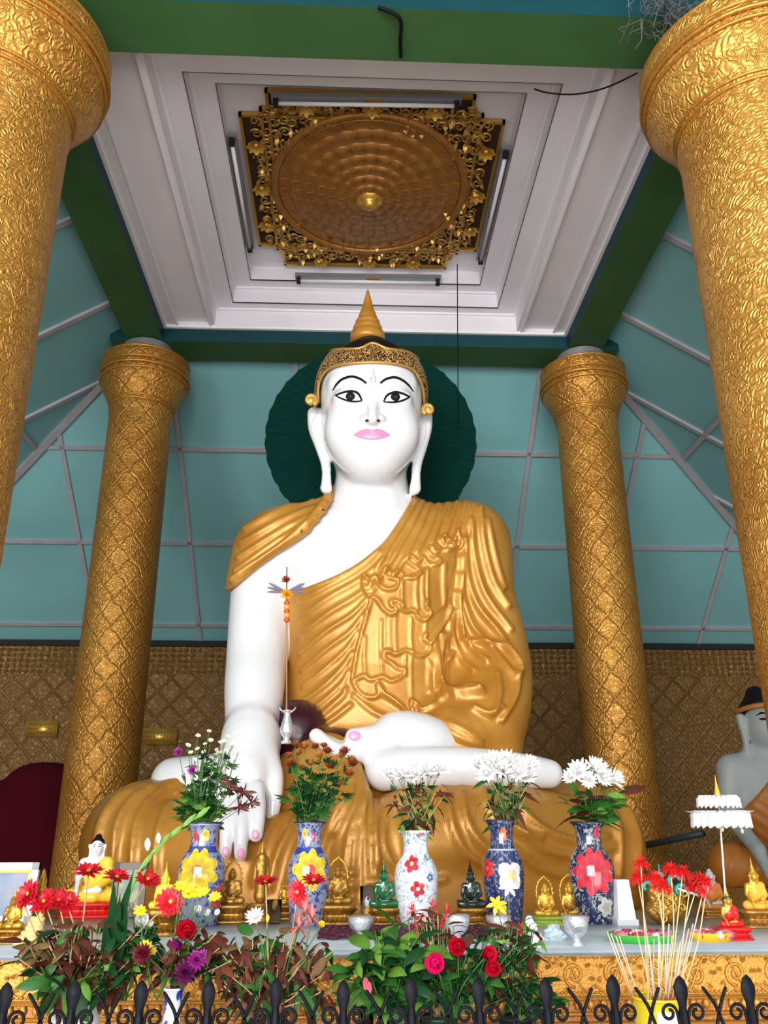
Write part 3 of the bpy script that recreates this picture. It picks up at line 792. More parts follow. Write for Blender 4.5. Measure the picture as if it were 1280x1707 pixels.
# ------------------------------------------------------------------ robe
MAIN = [(700, 760), (692, 822), (683, 842), (664, 872), (640, 905), (600, 938), (556, 962), (510, 980), (480, 990), (250, 1000), (250, 1320), (950, 1320), (950, 760)]
LEFT = [(560, 800), (556, 826), (542, 852), (516, 880), (487, 905), (440, 938), (392, 978), (370, 990), (300, 1010), (300, 760), (560, 760)]
def larm(X): return chain(X, [(P(783, 907, 5.95), .225), (P(806, 1000, 5.92), .20), (P(830, 1110, 5.80), .195), (P(818, 1185, 5.6), .20), (P(765, 1228, 5.45), .17)], .12)
def upper_robe(X):
    t = torso(X); bk = np.maximum(X[1]-6.0, 0)*3
    main = smin(t, larm(X), .22)
    main = smin(main, chain(X, [(P(812, 1205, 5.62), .17), (P(830, 1265, 5.55), .12)], .1), .15)
    a = smax(main-.035, poly_map(MAIN, X)-bk, .018)
    b = smax(smin(t, arm(X), .10)-.04, poly_map(LEFT, X)-bk, .018)
    return smin(a, b, .02)
def hang(X): return chain(X, [(P(545, 1278, 5.22), .20), (P(556, 1325, 5.08), .21), (P(590, 1400, 4.92), .17), (P(605, 1470, 4.86), .15), (P(605, 1540, 4.85), .15)], .1, ((0, 1, .3), 1.5))
def lower_robe(X):
    f = chain(X, [(P(415, 1385, 6.0), .42), (P(245, 1400, 5.55), .352), (P(262, 1425, 5.45), .34), (P(420, 1440, 5.2), .30), (P(600, 1445, 5.12), .28)], .15)
    g = chain(X, [(P(850, 1385, 6.0), .40), (P(972, 1404, 5.58), .350), (P(955, 1420, 5.45), .33), (P(840, 1400, 5.22), .315), (P(700, 1405, 5.12), .315), (P(620, 1440, 5.1), .28)], .15)
    f = smin(f, g, .12)
    f = smin(f, cap(X, P(500, 1322, 5.45), P(600, 1335, 5.4), .26, .24), .1)
    f = smin(f, hang(X), .05)
    hem = chain(X, [(P(215, 1500, 5.55), .22), (P(300, 1520, 5.25), .22), (P(450, 1520, 5.05), .20), (P(620, 1525, 4.98), .20), (P(800, 1520, 5.05), .20), (P(960, 1515, 5.3), .22), (P(1010, 1490, 5.6), .22)], .1)
    return smax(smin(f, hem, .12), 1.135-X[2], .02)
RU = Relief(360, 780, 920, 1330, 1.0)
# cloth over the picture-left shoulder: folds fanning down from the neck
for L in ([(548, 832), (480, 846), (408, 882)], [(544, 842), (478, 864), (402, 906)], [(538, 852), (470, 884), (398, 930)], [(528, 866), (462, 902), (394, 952)], [(515, 882), (455, 920), (390, 968)], [(520, 836), (470, 838), (425, 852)]):
    RU.line(L, 5.0, .026)
RU.line([(550, 826), (533, 851), (507, 879), (480, 900), (433, 934), (388, 970)], 3.4, .020)
# neckline hem and diagonal chest folds
RU.line([(690, 828), (682, 846), (664, 876), (640, 908), (600, 941), (556, 965), (510, 983)], 3.0, .014)
for L in ([(632, 921), (600, 948), (552, 975), (500, 1000)], [(639, 934), (600, 966), (548, 996), (500, 1030)], [(644, 949), (600, 990), (545, 1024), (498, 1062)], [(624, 984), (590, 1022), (545, 1052), (500, 1090)],
          [(609, 1019), (585, 1052), (545, 1082), (503, 1118)], [(596, 1054), (578, 1082), (545, 1112), (505, 1145)], [(587, 1089), (572, 1112), (545, 1140), (508, 1168)], [(581, 1119), (570, 1140), (540, 1168), (512, 1190)], [(576, 1149), (572, 1160), (545, 1185), (525, 1205)],
          [(590, 1160), (620, 1185), (640, 1195)], [(700, 1190), (740, 1215), (790, 1240), (830, 1254)], [(720, 1195), (765, 1212), (800, 1235)], [(690, 1200), (720, 1225), (760, 1246), (800, 1252)], [(585, 1175), (560, 1195), (520, 1222)]):
    RU.line(L, random.uniform(3.6, 6.0), random.uniform(.014, .022))
# shoulder fan
for L in ([(694, 838), (668, 880), (640, 925), (615, 985)], [(706, 834), (684, 880), (655, 930), (628, 975)], [(720, 832), (700, 880), (672, 935), (655, 960)], [(734, 832), (716, 880), (695, 920)], [(748, 834), (733, 870), (720, 905)], [(762, 836), (750, 870), (738, 900)], [(776, 838), (768, 870), (760, 900)], [(790, 842), (780, 868), (770, 905)]):
    RU.line(L, 4.2, .02)
# sleeve folds
for L in ([(800, 850), (806, 910), (822, 970), (846, 1010)], [(786, 870), (790, 930), (808, 990), (850, 1050)], [(776, 900), (778, 960), (796, 1010), (835, 1060), (866, 1120)], [(768, 930), (770, 990), (786, 1040), (815, 1075), (858, 1130)],
          [(764, 960), (762, 1020), (770, 1060)], [(758, 990), (764, 1040), (782, 1075), (812, 1102)], [(752, 1020), (752, 1060), (770, 1100), (790, 1118)], [(812, 870), (824, 930), (838, 980)],
          [(786, 1070), (812, 1072), (840, 1080), (862, 1110)], [(752, 1090), (738, 1110), (742, 1150), (760, 1165)], [(740, 1060), (728, 1110), (738, 1150), (790, 1145), (802, 1150)], [(722, 1070), (724, 1120), (745, 1158), (800, 1156)],
          [(862, 1120), (858, 1160), (835, 1200)], [(830, 1125), (832, 1160), (820, 1190)], [(733, 1165), (770, 1160), (805, 1155)], [(790, 1180), (815, 1190), (835, 1180)]):
    RU.line(L, 5.5, .034)
# carved cascading hems
z8 = lambda L: [(560+x/3.765, 860+y/3.765) for x, y in L]
RU.poly(z8([(175, 380), (430, 390), (525, 350), (645, 275), (755, 90), (750, 300), (715, 560), (640, 720), (590, 790), (560, 870), (700, 1150), (560, 1225), (440, 1230), (265, 1130), (210, 1145), (110, 1050), (105, 1000), (130, 860), (170, 700), (215, 540), (170, 440)]), .012, 2)
RU.poly(z8([(175, 380), (430, 390), (525, 350), (645, 275), (755, 90), (740, 300), (660, 580), (585, 640), (550, 655), (480, 600), (430, 605), (380, 595), (350, 620), (255, 530), (170, 440)]), .012, 2)
A1 = [(175, 380), (215, 415), (240, 385), (270, 440), (320, 470), (375, 455), (385, 410), (335, 395), (298, 360), (310, 330), (350, 372), (400, 352), (430, 390), (490, 395), (525, 350), (480, 310), (442, 280), (470, 252), (510, 290), (545, 262), (570, 300), (620, 312), (645, 278), (600, 250), (572, 220), (592, 198), (625, 235), (660, 218), (700, 230), (722, 205), (680, 180), (655, 150), (680, 132), (720, 170), (750, 205), (785, 188), (758, 90)]
B1 = [(175, 380), (170, 440), (200, 500), (255, 530), (300, 590), (350, 620), (380, 590), (340, 560), (350, 538), (395, 552), (430, 602), (480, 598), (510, 640), (550, 655), (583, 612), (552, 572), (560, 540)]
C1 = [(215, 540), (170, 700), (130, 860), (105, 1000), (110, 1050), (150, 1110), (210, 1145), (265, 1130), (262, 1080), (265, 1052), (300, 1115), (340, 1140), (400, 1190), (440, 1232), (490, 1245), (470, 1200), (475, 1165), (520, 1200), (560, 1225), (700, 1150)]
D1 = [(130, 1030), (175, 1010), (220, 1035), (290, 1015), (340, 1040), (400, 1020), (428, 975), (380, 958), (350, 930), (305, 900), (302, 852), (332, 852), (375, 872), (420, 848), (460, 852), (510, 880), (570, 860), (590, 790), (640, 720), (685, 650), (710, 560)]
for L in (A1, B1, C1, D1, [(575, 800), (542, 772), (555, 745)]): RU.line(z8(L), 2.5, .030, 4)
for x, a, b in ((415, 410, 575), (408, 410, 575), (500, 405, 590), (540, 360, 560), (568, 330, 575), (662, 310, 570), (675, 300, 570), (325, 625, 850), (345, 625, 845), (372, 610, 860), (470, 640, 850), (560, 660, 790), (285, 660, 1000), (180, 760, 1000), (435, 880, 1010), (470, 870, 1165), (575, 870, 1110), (590, 840, 1110), (630, 760, 1100), (655, 720, 1090), (700, 650, 1080)):
    RU.line(z8([(x, a), (x-4, (a+b)/2), (x+3, b)]), 2.4, .013)
V, F = sdfmesh(upper_robe, (-1.15, 5.2, 1.85), (1.3, 6.5, 4.15), .0115, 1)
V = RU.apply(V, F, 6.05)
ROBE = npmesh('robe', V, F, M_ROBE, ST, SO)
RL_ = Relief(120, 1230, 1110, 1560, 1.0)
for L in ([(300, 1300), (215, 1318), (170, 1370), (158, 1450)], [(300, 1303), (232, 1325), (196, 1375), (190, 1460)], [(310, 1305), (255, 1330), (226, 1380), (222, 1470)], [(320, 1308), (285, 1335), (262, 1400), (262, 1470)],
          [(470, 1350), (440, 1400), (425, 1470)], [(500, 1360), (465, 1420), (450, 1480)], [(540, 1340), (500, 1410), (480, 1480)], [(575, 1330), (545, 1400), (520, 1470)],
          [(1040, 1340), (1062, 1400), (1055, 1470)], [(1000, 1325), (1030, 1380), (1030, 1460)]):
    RL_.line(L, 6, .034)
for L in ([(600, 1262), (602, 1330), (580, 1400), (572, 1500)], [(612, 1262), (610, 1330), (592, 1400), (588, 1500)], [(585, 1265), (585, 1330), (560, 1390)], [(604, 1330), (608, 1400), (610, 1510)], [(615, 1325), (622, 1400), (628, 1510)], [(570, 1270), (562, 1340), (535, 1400)]):
    RL_.line(L, 4, .024)
for L in ([(700, 1315), (650, 1350), (640, 1410), (665, 1460)], [(720, 1318), (680, 1360), (680, 1420), (700, 1460)], [(745, 1315), (752, 1370), (775, 1420), (820, 1450)], [(770, 1312), (775, 1360), (800, 1405), (850, 1440)], [(800, 1312), (820, 1350), (860, 1385), (900, 1395)],
          [(850, 1330), (895, 1375), (950, 1400), (1010, 1395)], [(850, 1370), (900, 1412), (960, 1425), (1020, 1412)], [(855, 1415), (905, 1450), (960, 1460), (1010, 1450)], [(640, 1330), (626, 1380), (630, 1440)], [(620, 1470), (680, 1480), (740, 1465)], [(520, 1450), (560, 1462), (590, 1455)], [(515, 1470), (555, 1480), (590, 1476)]):
    RL_.line(L, 6, .034)
V, F = sdfmesh(lower_robe, (-2.0, 4.55, 1.12), (2.15, 6.6, 2.25), .018, 1)
V = RL_.apply(V, F, 6.0)
npmesh('robe_skirt', V, F, M_ROBE, ST, SO)

# pleated green fan behind the head
ht = thing('round_fan', (.166, 6.75, 3.24+EYE), 'dark green pleated round fan standing behind the head of the great statue', 'fan')
def halo():
    mb = MB(); n = 144; V = []; F = []; rings = 9; R0 = .935
    for side in (0, 1):
        for i in range(rings+1):
            for j in range(n):
                a = 2*PIx*j/n; r = R0*i/rings*(1+(.012*(abs(math.sin(n/8*a))) if i == rings else 0))
                yy = (.007*(1 if j % 2 else -1)*min(1, i/3)) + side*.02 - .05*(1-i/rings)
                V.append((.166+r*math.cos(a), 6.75+yy, 3.24+EYE+r*math.sin(a)))
    for side in (0, 1):
        o = side*(rings+1)*n
        for i in range(rings):
            for j in range(n):
                q = (o+i*n+j, o+i*n+(j+1) % n, o+(i+1)*n+(j+1) % n, o+(i+1)*n+j); F.append(q if side else q[::-1])
    for j in range(n): F.append((rings*n+j, rings*n+(j+1) % n, (2*rings+1)*n+(j+1) % n, (2*rings+1)*n+j))
    return mb.add(V, F)
halo().build('pleated_cloth', plain('dark green cloth', (0.002, 0.028, 0.021), .9, 0, 0, (30, .004), (5, .2), .05), ht, False)
MB().tube([(.166, 6.80, 1.13), (.166, 6.80, 3.2+EYE)], .025).build('pole', M_GOLDD, ht)
# plinth for the statue
tp = thing('statue_plinth', (CX, 6, 0), 'gold plinth carrying the great statue behind the altar', 'plinth')
mb = MB(); mb.box((-2.1, 4.62, 0), (2.2, 6.9, 1.05), 0, .02); mb.build('block', M_GOLDD, tp)
mb = MB(); mb.box((-2.16, 4.56, 1.05), (2.26, 6.96, 1.13), 0, .02); mb.build('cornice', M_GOLDF, tp)
# ------------------------------------------------------------------ ceiling ornament, lamps, wires
md = thing('ceiling_medallion', (.125, 5.98, 5.36+EYE), 'carved gold ceiling medallion of stepped rings in a cross-shaped filigree frame', 'ceiling ornament')
MZ = 5.36+EYE
M_MED = plain('bronze gold rings', (0.38, 0.165, 0.035), .42, .45, 0, (50, .002), (9, .35))
M_FIL = plain('gold filigree', (0.55, 0.33, 0.09), .35, .65, 0, (60, .002), (16, .4))
M_BRN = plain('dark brown backing', (0.04, 0.014, 0.006), .8)
mb = MB()
mb.box((-.93, 5.19, MZ-.02), (1.19, 6.79, MZ)); mb.box((-.70, 4.95, MZ-.019), (.92, 7.08, MZ-.001)); mb.build('backing', M_BRN, md, False)
mb = MB()
for (a, b, c, d) in ((-.93, 5.19, 1.19, 6.79), (-.70, 4.95, .92, 7.08), (-.76, 5.13, 1.01, 6.84)):
    for q in (((a, b), (c, b)), ((a, d), (c, d)), ((a, b), (a, d)), ((c, b), (c, d))):
        (x_, y_), (u_, v_) = q; mb.box((min(x_, u_)-.012, min(y_, v_)-.012, MZ-.05), (max(x_, u_)+.012, max(y_, v_)+.012, MZ-.015))
mb.build('border_strip', M_GOLDF, md, False)
def spiral(c, r, turns, a0, s=1, ax=(1, 0, 0), ay=(0, 1, 0), n=18, r1=.18):
    c = np.array(c, float); ax = np.array(ax, float); ay = np.array(ay, float)
    return [tuple(c+ax*(r*(1-(1-r1)*i/n))*math.cos(a0+s*turns*2*PIx*i/n)+ay*(r*(1-(1-r1)*i/n))*math.sin(a0+s*turns*2*PIx*i/n)) for i in range(n+1)]
fil = MB(); mcx, mcy = .125, 5.98
def cell(x, y, w, k):
    for q in range(2):
        s = 1 if (k+q) % 2 else -1
        fil.tube(spiral((x+(q-.5)*w*.5, y+(.5-q)*w*.15, MZ-.045), w*.30, 1.35, random.uniform(0, 6.3), s), [.013-.0004*i for i in range(19)], 5)
    for q in range(5):
        a = random.uniform(0, 6.3); fil.petal((x+random.uniform(-.4, .4)*w, y+random.uniform(-.4, .4)*w, MZ-.03), (math.cos(a), math.sin(a), -.2), (0, 0, -1), .075, .018, .9, 3)
k = 0
for i in range(-7, 8):
    for j in range(-8, 9):
        x, y = mcx+i*.15, mcy+.03+j*.13
        ok = (abs(x-.13) < 1.0 and abs(y-5.99) < .76) or (abs(x-.11) < .77 and abs(y-6.015) < 1.02)
        if ok and math.hypot(x-mcx, (y-mcy)) > .80: cell(x, y, .17, k); k += 1
tag(fil.build('filigree', M_FIL, md), kind='stuff')
def rosette(c, r):
    mb = MB()
    for i in range(8):
        a = i*PIx/4; mb.petal((c[0]+r*.2*math.cos(a), c[1]+r*.2*math.sin(a), c[2]), (math.cos(a), math.sin(a), -.15), (0, 0, -1), r, r*.36, .5, 3, cup=.3)
    mb.ball((c[0], c[1], c[2]-.012), (r*.35, r*.35, r*.3), 10, 6); return mb.build('rosette', M_GOLDF, md)
for x, y in [(mcx+d, 5.06) for d in (-.52, 0, .5)]+[(mcx+d, 6.97) for d in (-.46, .02, .46)]+[(-.83, mcy+d) for d in (-.5, .0, .48)]+[(1.09, mcy+d) for d in (-.5, .02, .48)]:
    rosette((x, y, MZ-.055), .075)
N_ = 96
def ring(r0, r1, z0, z1, n, amp, name='petal_ring'):
    mod = lambda a, z: 1+amp*abs(math.sin(n*a/2))
    pr = [(r0, z0), (r0*.995, z0-.012), ((r0+r1)/2, (z0+z1)/2-.004), (r1*1.01, z1+.006), (r1, z1)]
    V = []; F = []; m_ = 144
    for k_, (r, z) in enumerate(pr):
        for j in range(m_):
            a = 2*PIx*j/m_; q = 1+amp*abs(math.sin(n*a/2))*(1 if k_ < 2 else .3); V.append((mcx+r*q*math.cos(a), mcy+r*q*math.sin(a)*1.0, z+(.006*math.cos(n*a) if k_ in (2,) else 0)))
    for i in range(len(pr)-1):
        for j in range(m_): F.append((i*m_+j, (i+1)*m_+j, (i+1)*m_+(j+1) % m_, i*m_+(j+1) % m_))
    return MB().add(V, F).build(name, M_MED, md)
mb = MB(); mb.tube([(mcx+.845*math.cos(2*PIx*i/72), mcy+.845*math.sin(2*PIx*i/72), MZ-.05) for i in range(72)], .035, 8, closed=True)
mb.tube([(mcx+.79*math.cos(2*PIx*i/72), mcy+.79*math.sin(2*PIx*i/72), MZ-.05) for i in range(72)], .018, 6, closed=True); mb.build('outer_rim', M_MED, md)
rs = [.82, .70, .58, .47, .37, .28, .19, .11]
for i in range(7): ring(rs[i], rs[i+1]-.02, MZ-.045-.02*i, MZ-.045-.02*(i+1)-.004, (30, 28, 26, 22, 18, 14, 10)[i], .03)
MB().lathe([(.115, -.17), (.11, -.19), (.07, -.20), (.06, -.22), (.05, -.245), (.025, -.26), (.002, -.265)], (mcx, mcy, MZ), 24, close=False).build('centre_knob', M_GOLDF, md)
st = MB()
for i in range(7):
    n = (40, 36, 30, 26, 20, 14, 9)[i]; rr = (rs[i]+rs[i+1])/2; zz_ = MZ-.045-.02*i-.016
    for j in range(n):
        a = 2*PIx*j/n; st.obox((mcx+rr*math.cos(a), mcy+rr*math.sin(a), zz_), (.035*math.cos(a), .035*math.sin(a), -.008), (-.004*math.sin(a), .004*math.cos(a), 0), (0, 0, .007))
tag(st.build('petal_veins', M_MED, md, False), kind='stuff')

def fixture(a, b, side, label):
    a, b = Vector(a), Vector(b); c = (a+b)/2; d = (b-a).normalized(); sd = Vector(side).normalized(); L = (b-a).length
    t = thing('tube_light', c, label, 'lamp', 'unlit tube lights around the ceiling ornament'); u = Vector((0, 0, 1))
    MB().obox(c, d*L/2, sd*.035, u*.02).build('housing', M_STEEL, t, False)
    o = c-u*.055
    MB().tube([o-d*(L/2-.05), o+d*(L/2-.05)], .016, 10).build('tube', M_TUBEL, t)
    for s in (-1, 1): MB().obox(c+d*s*(L/2-.035)-u*.04, d*.02, sd*.022, u*.04).build('end_holder', M_DARK, t, False)
    MB().obox(c+d*.05-u*.026, d*.07, sd*.02, u*.012).build('ballast', M_GOLDD, t, False)
fixture((-.65, 4.90, 5.20+EYE), (.80, 4.87, 5.20+EYE), (0, 1, 0), 'unlit tube light along the front edge of the gold ceiling ornament')
fixture((-1.01, 5.33, 5.26+EYE), (-1.01, 6.75, 5.26+EYE), (1, 0, 0), 'unlit tube light along the left side of the gold ceiling ornament')
fixture((1.24, 5.38, 5.26+EYE), (1.24, 6.85, 5.26+EYE), (1, 0, 0), 'unlit tube light along the right side of the gold ceiling ornament')
fixture((-.60, 7.14, 5.22+EYE), (.88, 7.12, 5.22+EYE), (0, 1, 0), 'unlit tube light along the far edge of the gold ceiling ornament above the spire')
def wire(name, pts, r, label, mat=M_BLACK):
    c = pts[0]; o = MB().tube([tuple(p) for p in catmull(pts, 5)], r, 5).build(name, mat, None, True, Vector(c)); tag(o, label, 'wire'); return o
def ph(px, py, h):
    d = ray(px, py); q = d*(h/d[2]); return (q[0], q[1], h+EYE)
wire('hanging_wire', [ph(630, 12, 4.63), ph(655, 22, 4.61), ph(668, 36, 4.60), ph(667, 70, 4.61), ph(668, 95, 4.62)], .012, 'short black cable crossing the green front beam')
wire('hanging_wire', [ph(890, 148, 4.80), ph(915, 155, 4.77), ph(960, 157, 4.74), ph(1010, 146, 4.70), ph(1062, 122, 4.60)], .006, 'thin sagging wire from white coffer to the right front column')
wire('hanging_wire', [P(762, 440, 6.7), P(763, 600, 6.72), P(764, 740, 6.75), P(763, 840, 6.8)], .005, 'thin black wire hanging straight down beside the green fan')
nest = MB(); nc = P(1115, 18, 3.62)
for i in range(130):
    a = np.array(nc)+np.random.normal(0, 1, 3)*(.10, .05, .06); b = a+np.random.normal(0, 1, 3)*.07; c_ = b+np.random.normal(0, 1, 3)*.05
    nest.tube([a, b, c_], .0022, 3, cap=False)
tag(nest.build('bird_nest', plain('grey straw', (.16, .15, .15), .9), None, True, Vector(nc)), 'untidy grey nest on the top of right front column', 'nest')

M_INK = plain('dark lettering', (.15, .07, .02), .6)
# plaques on the back wall
for (px, py, w, lab) in ((265, 1228, .46, 'small gold inscribed plaque on the back wall beside the left column'), (70, 1215, .40, 'dim small plaque on the back wall above the maroon robe')):
    c = P(px, py, 11.02); t = thing('wall_plaque', c, lab, 'plaque')
    MB().box((c[0]-w/2, 10.98, c[2]-.10), (c[0]+w/2, 11.03, c[2]+.10), 0, .01).build('plate', M_GOLDF, t)
    for r in range(3):
        for i in range(9):
            x_ = c[0]-w/2+.05+(w-.1)*i/8.5; z_ = c[2]+.055-.055*r
            MB().tube(spiral((x_, 10.977, z_), .014, .8, i+r, 1, (1, 0, 0), (0, 0, 1), 7), .003, 4).build('letter', M_INK, t)

# ------------------------------------------------------------------ altar, shelf, railing
AZ = 1.24
def A(px, py, z=AZ):        # the place on the altar top seen at a pixel
    d = ray(px, py); q = d*((z-EYE)/d[2]); return Vector((q[0], q[1], z))
AX0, AX1 = -1.62, 1.86
al = thing('altar', (.1, 3.6, 0), 'long gold carved altar table with grey marble top carrying the offerings', 'altar')
MB().box((AX0, 2.90, AZ-.022), (AX1, 4.06, AZ), 0, .006).build('marble_top', plain('grey blue marble', (.36, .42, .46), .35, 0, 0, None, (8, .35)), al)
M_ALT = plain('carved yellow gold', (0.56, 0.26, 0.035), .38, .4, 0, (120, .003), (10, .25))
M_ALT2 = plain('red brown gold', (0.40, 0.15, 0.030), .42, .4, 0, (120, .003), (10, .35))
MB().box((AX0+.02, 2.935, AZ-.135), (AX1-.02, 4.04, AZ-.022)).build('frieze_panel', M_ALT, al, False)
MB().box((AX0+.03, 2.96, 0), (AX1-.03, 4.04, AZ-.135)).build('lower_panel', M_ALT2, al, False)
fr = MB(); X0_, X1_ = -1.15, 1.42; n = 20; w = (X1_-X0_)/n
for i in range(n):
    x = X0_+(i+.5)*w; s = 1 if i % 2 else -1; zc_ = AZ-.078
    fr.tube(spiral((x, 2.933, zc_), .036, 1.6, PIx/2*s, s, (1, 0, 0), (0, 0, 1), 22, .12), [.0055]*12+[.0055-.0002*j for j in range(11)], 6)
    fr.tube(catmull([(x-w*.5, 2.933, zc_-s*.03), (x-w*.2, 2.931, zc_-s*.045), (x+w*.2, 2.931, zc_+s*.042), (x+w*.5, 2.933, zc_+s*.03)], 4), .004, 5)
    for q in range(7):
        a = q*PIx*2/7+i; fr.petal((x+.045*math.cos(a), 2.934, zc_+.036*math.sin(a)), (math.cos(a+.6), -.3, math.sin(a+.6)), (0, -1, 0), .026, .007, .8, 3)
tag(fr.build('carved_scrolls', M_ALT, al), kind='stuff')
bd = MB()
for i in range(190):
    x = X0_+(X1_-X0_)*(i+.5)/190
    bd.ball((x, 2.932, AZ-.128), (.006, .005, .005), 6, 4)
    bd.ball((x, 2.932, AZ-.032), (.005, .004, .004), 6, 4)
    if i % 3 == 0: bd.ball((x, 2.953, AZ-.165), (.013, .008, .016), 6, 4)
tag(bd.build('bead_moulding', M_ALT, al), kind='stuff')
mb = MB()
for z_, r_ in ((AZ-.138, .008), (AZ-.148, .005), (AZ-.19, .006), (AZ-.22, .010), (AZ-.30, .008)): mb.tube([(X0_-.1, 2.952, z_), (X1_+.1, 2.952, z_)], r_, 6)
mb.build('moulding', M_ALT, al)
sc2 = MB()
for i in range(16):
    x = X0_+(i+.5)*(X1_-X0_)/16; s = 1 if i % 2 else -1
    sc2.tube(spiral((x, 2.957, AZ-.26), .03, 1.3, 0, s, (1, 0, 0), (0, 0, 1), 16, .12), .0045, 5)
    sc2.tube(spiral((x+.07, 2.957, AZ-.26), .02, 1.1, 2, -s, (1, 0, 0), (0, 0, 1), 12, .12), .004, 5)
tag(sc2.build('lower_scrolls', M_ALT2, al), kind='stuff')
sh = thing('offering_shelf', (.1, 2.5, 0), 'dark low shelf between altar and railing carrying the flower pots', 'shelf')
MB().box((-1.2, 2.15, .86), (1.4, 2.88, .90), 0, .005).build('shelf_board', plain('dark wood', (.05, .025, .015), .5), sh)
for x in (-1.1, .1, 1.3): MB().box((x-.03, 2.2, 0), (x+.03, 2.8, .86)).build('trestle', plain('dark wood leg', (.04, .02, .012), .5), sh, False)
ra = thing('iron_railing', (.08, 2.0, 0), 'black wrought iron railing with spear tops and scrolls along the front', 'railing')
RY = 2.0
def R_(px, py): return P(px, py, RY)
zr = lambda py: P(640, py, RY)[2]
xs = [R_(9.5+112.6*i, 1660)[0] for i in range(-1, 13)]
z_t = zr(1630)
for i, x in enumerate(xs):
    mb = MB(); V = []; 
    prof = [(.0015, 0), (.010, -.008), (.0155, -.022), (.015, -.034), (.009, -.052), (.008, -.060), (.0105, -.075), (.0115, -.12), (.0115, -.9)]
    zoff = z_t+random.uniform(-.003, .003)
    for r, dz in prof:
        k_ = .55 if dz > -.05 else 1
        for a in range(8):
            an = a*PIx/4+PIx/8; V.append((x+r*math.cos(an), RY+r*k_*math.sin(an), zoff+dz))
    F = [(i_*8+j, i_*8+(j+1) % 8, (i_+1)*8+(j+1) % 8, (i_+1)*8+j) for i_ in range(len(prof)-1) for j in range(8)]
    mb.add(V, [f[::-1] for f in F]); mb.build('spear_bar', M_IRON, ra, True, None, 40)
    if i == len(xs)-1: break
    xm = x+(xs[1]-xs[0])*.56; zc_ = zr(1694); h = .014
    mb = MB(); mb.tube(catmull([(xm-.030, RY, zr(1650)), (xm-.012, RY, zr(1672)), (xm-.002, RY, zr(1690)), (xm+.010, RY, zr(1730)), (xm+.012, RY, zr(1800))], 5), [.0022]+[.0038]*20, 6)
    mb.build('whisker', M_IRON, ra)
    mb = MB(); mb.tube(catmull([(xm+.022, RY, zr(1650)), (xm+.010, RY, zr(1672)), (xm+.002, RY, zr(1690)), (xm-.010, RY, zr(1730)), (xm-.012, RY, zr(1800))], 5), [.0022]+[.0038]*20, 6)
    mb.build('whisker', M_IRON, ra)
    for s in (-1, 1):
        xb = x if s < 0 else xs[i+1]; c = (xb-s*.030, RY, zc_)
        pts = [(xb-s*.008, RY, zr(1740)), (xb-s*.010, RY, zr(1712))]+spiral(c, .0175, 1.25, 0 if s > 0 else PIx, s, (1, 0, 0), (0, 0, 1), 20, .35)
        MB().tube(pts, .0034, 6).build('scroll', M_IRON, ra)
MB().box((xs[0], RY-.008, .62), (xs[-1], RY+.008, .65)).build('rail', M_IRON, ra, False)
# ------------------------------------------------------------------ plants: blooms, leaves and stems
def M_(n, c, r=.5, var=None, spec=.4): return plain(n, c, r, 0, 0, None, var, spec)
LEAF = [M_('green leaf', (.028, .11, .018), .4, (9, .5), .2), M_('dark green leaf', (.008, .045, .012), .4, (9, .5), .2), M_('light green leaf', (.12, .26, .035), .4, (9, .4)),
        M_('brown red leaf', (.085, .022, .012), .6, (9, .5), .2), M_('dry tan leaf', (.17, .10, .035), .7, (9, .4)), M_('rust leaf', (.15, .04, .016), .6, (9, .5))]
M_STEM = M_('green stem', (.07, .17, .04)); M_STEM2 = M_('tan stem', (.42, .30, .14)); M_CEN = M_('yellow centre', (.75, .45, .03))
BC = {}
def bm_mesh(mb, name, mats):
    me = bpy.data.meshes.new(name); me.from_pydata(mb.v, [], mb.f)
    for m in mats: me.materials.append(m)
    if len(mats) > 1: me.polygons.foreach_set('material_index', mb.m)
    me.shade_smooth(); me.update(); return me
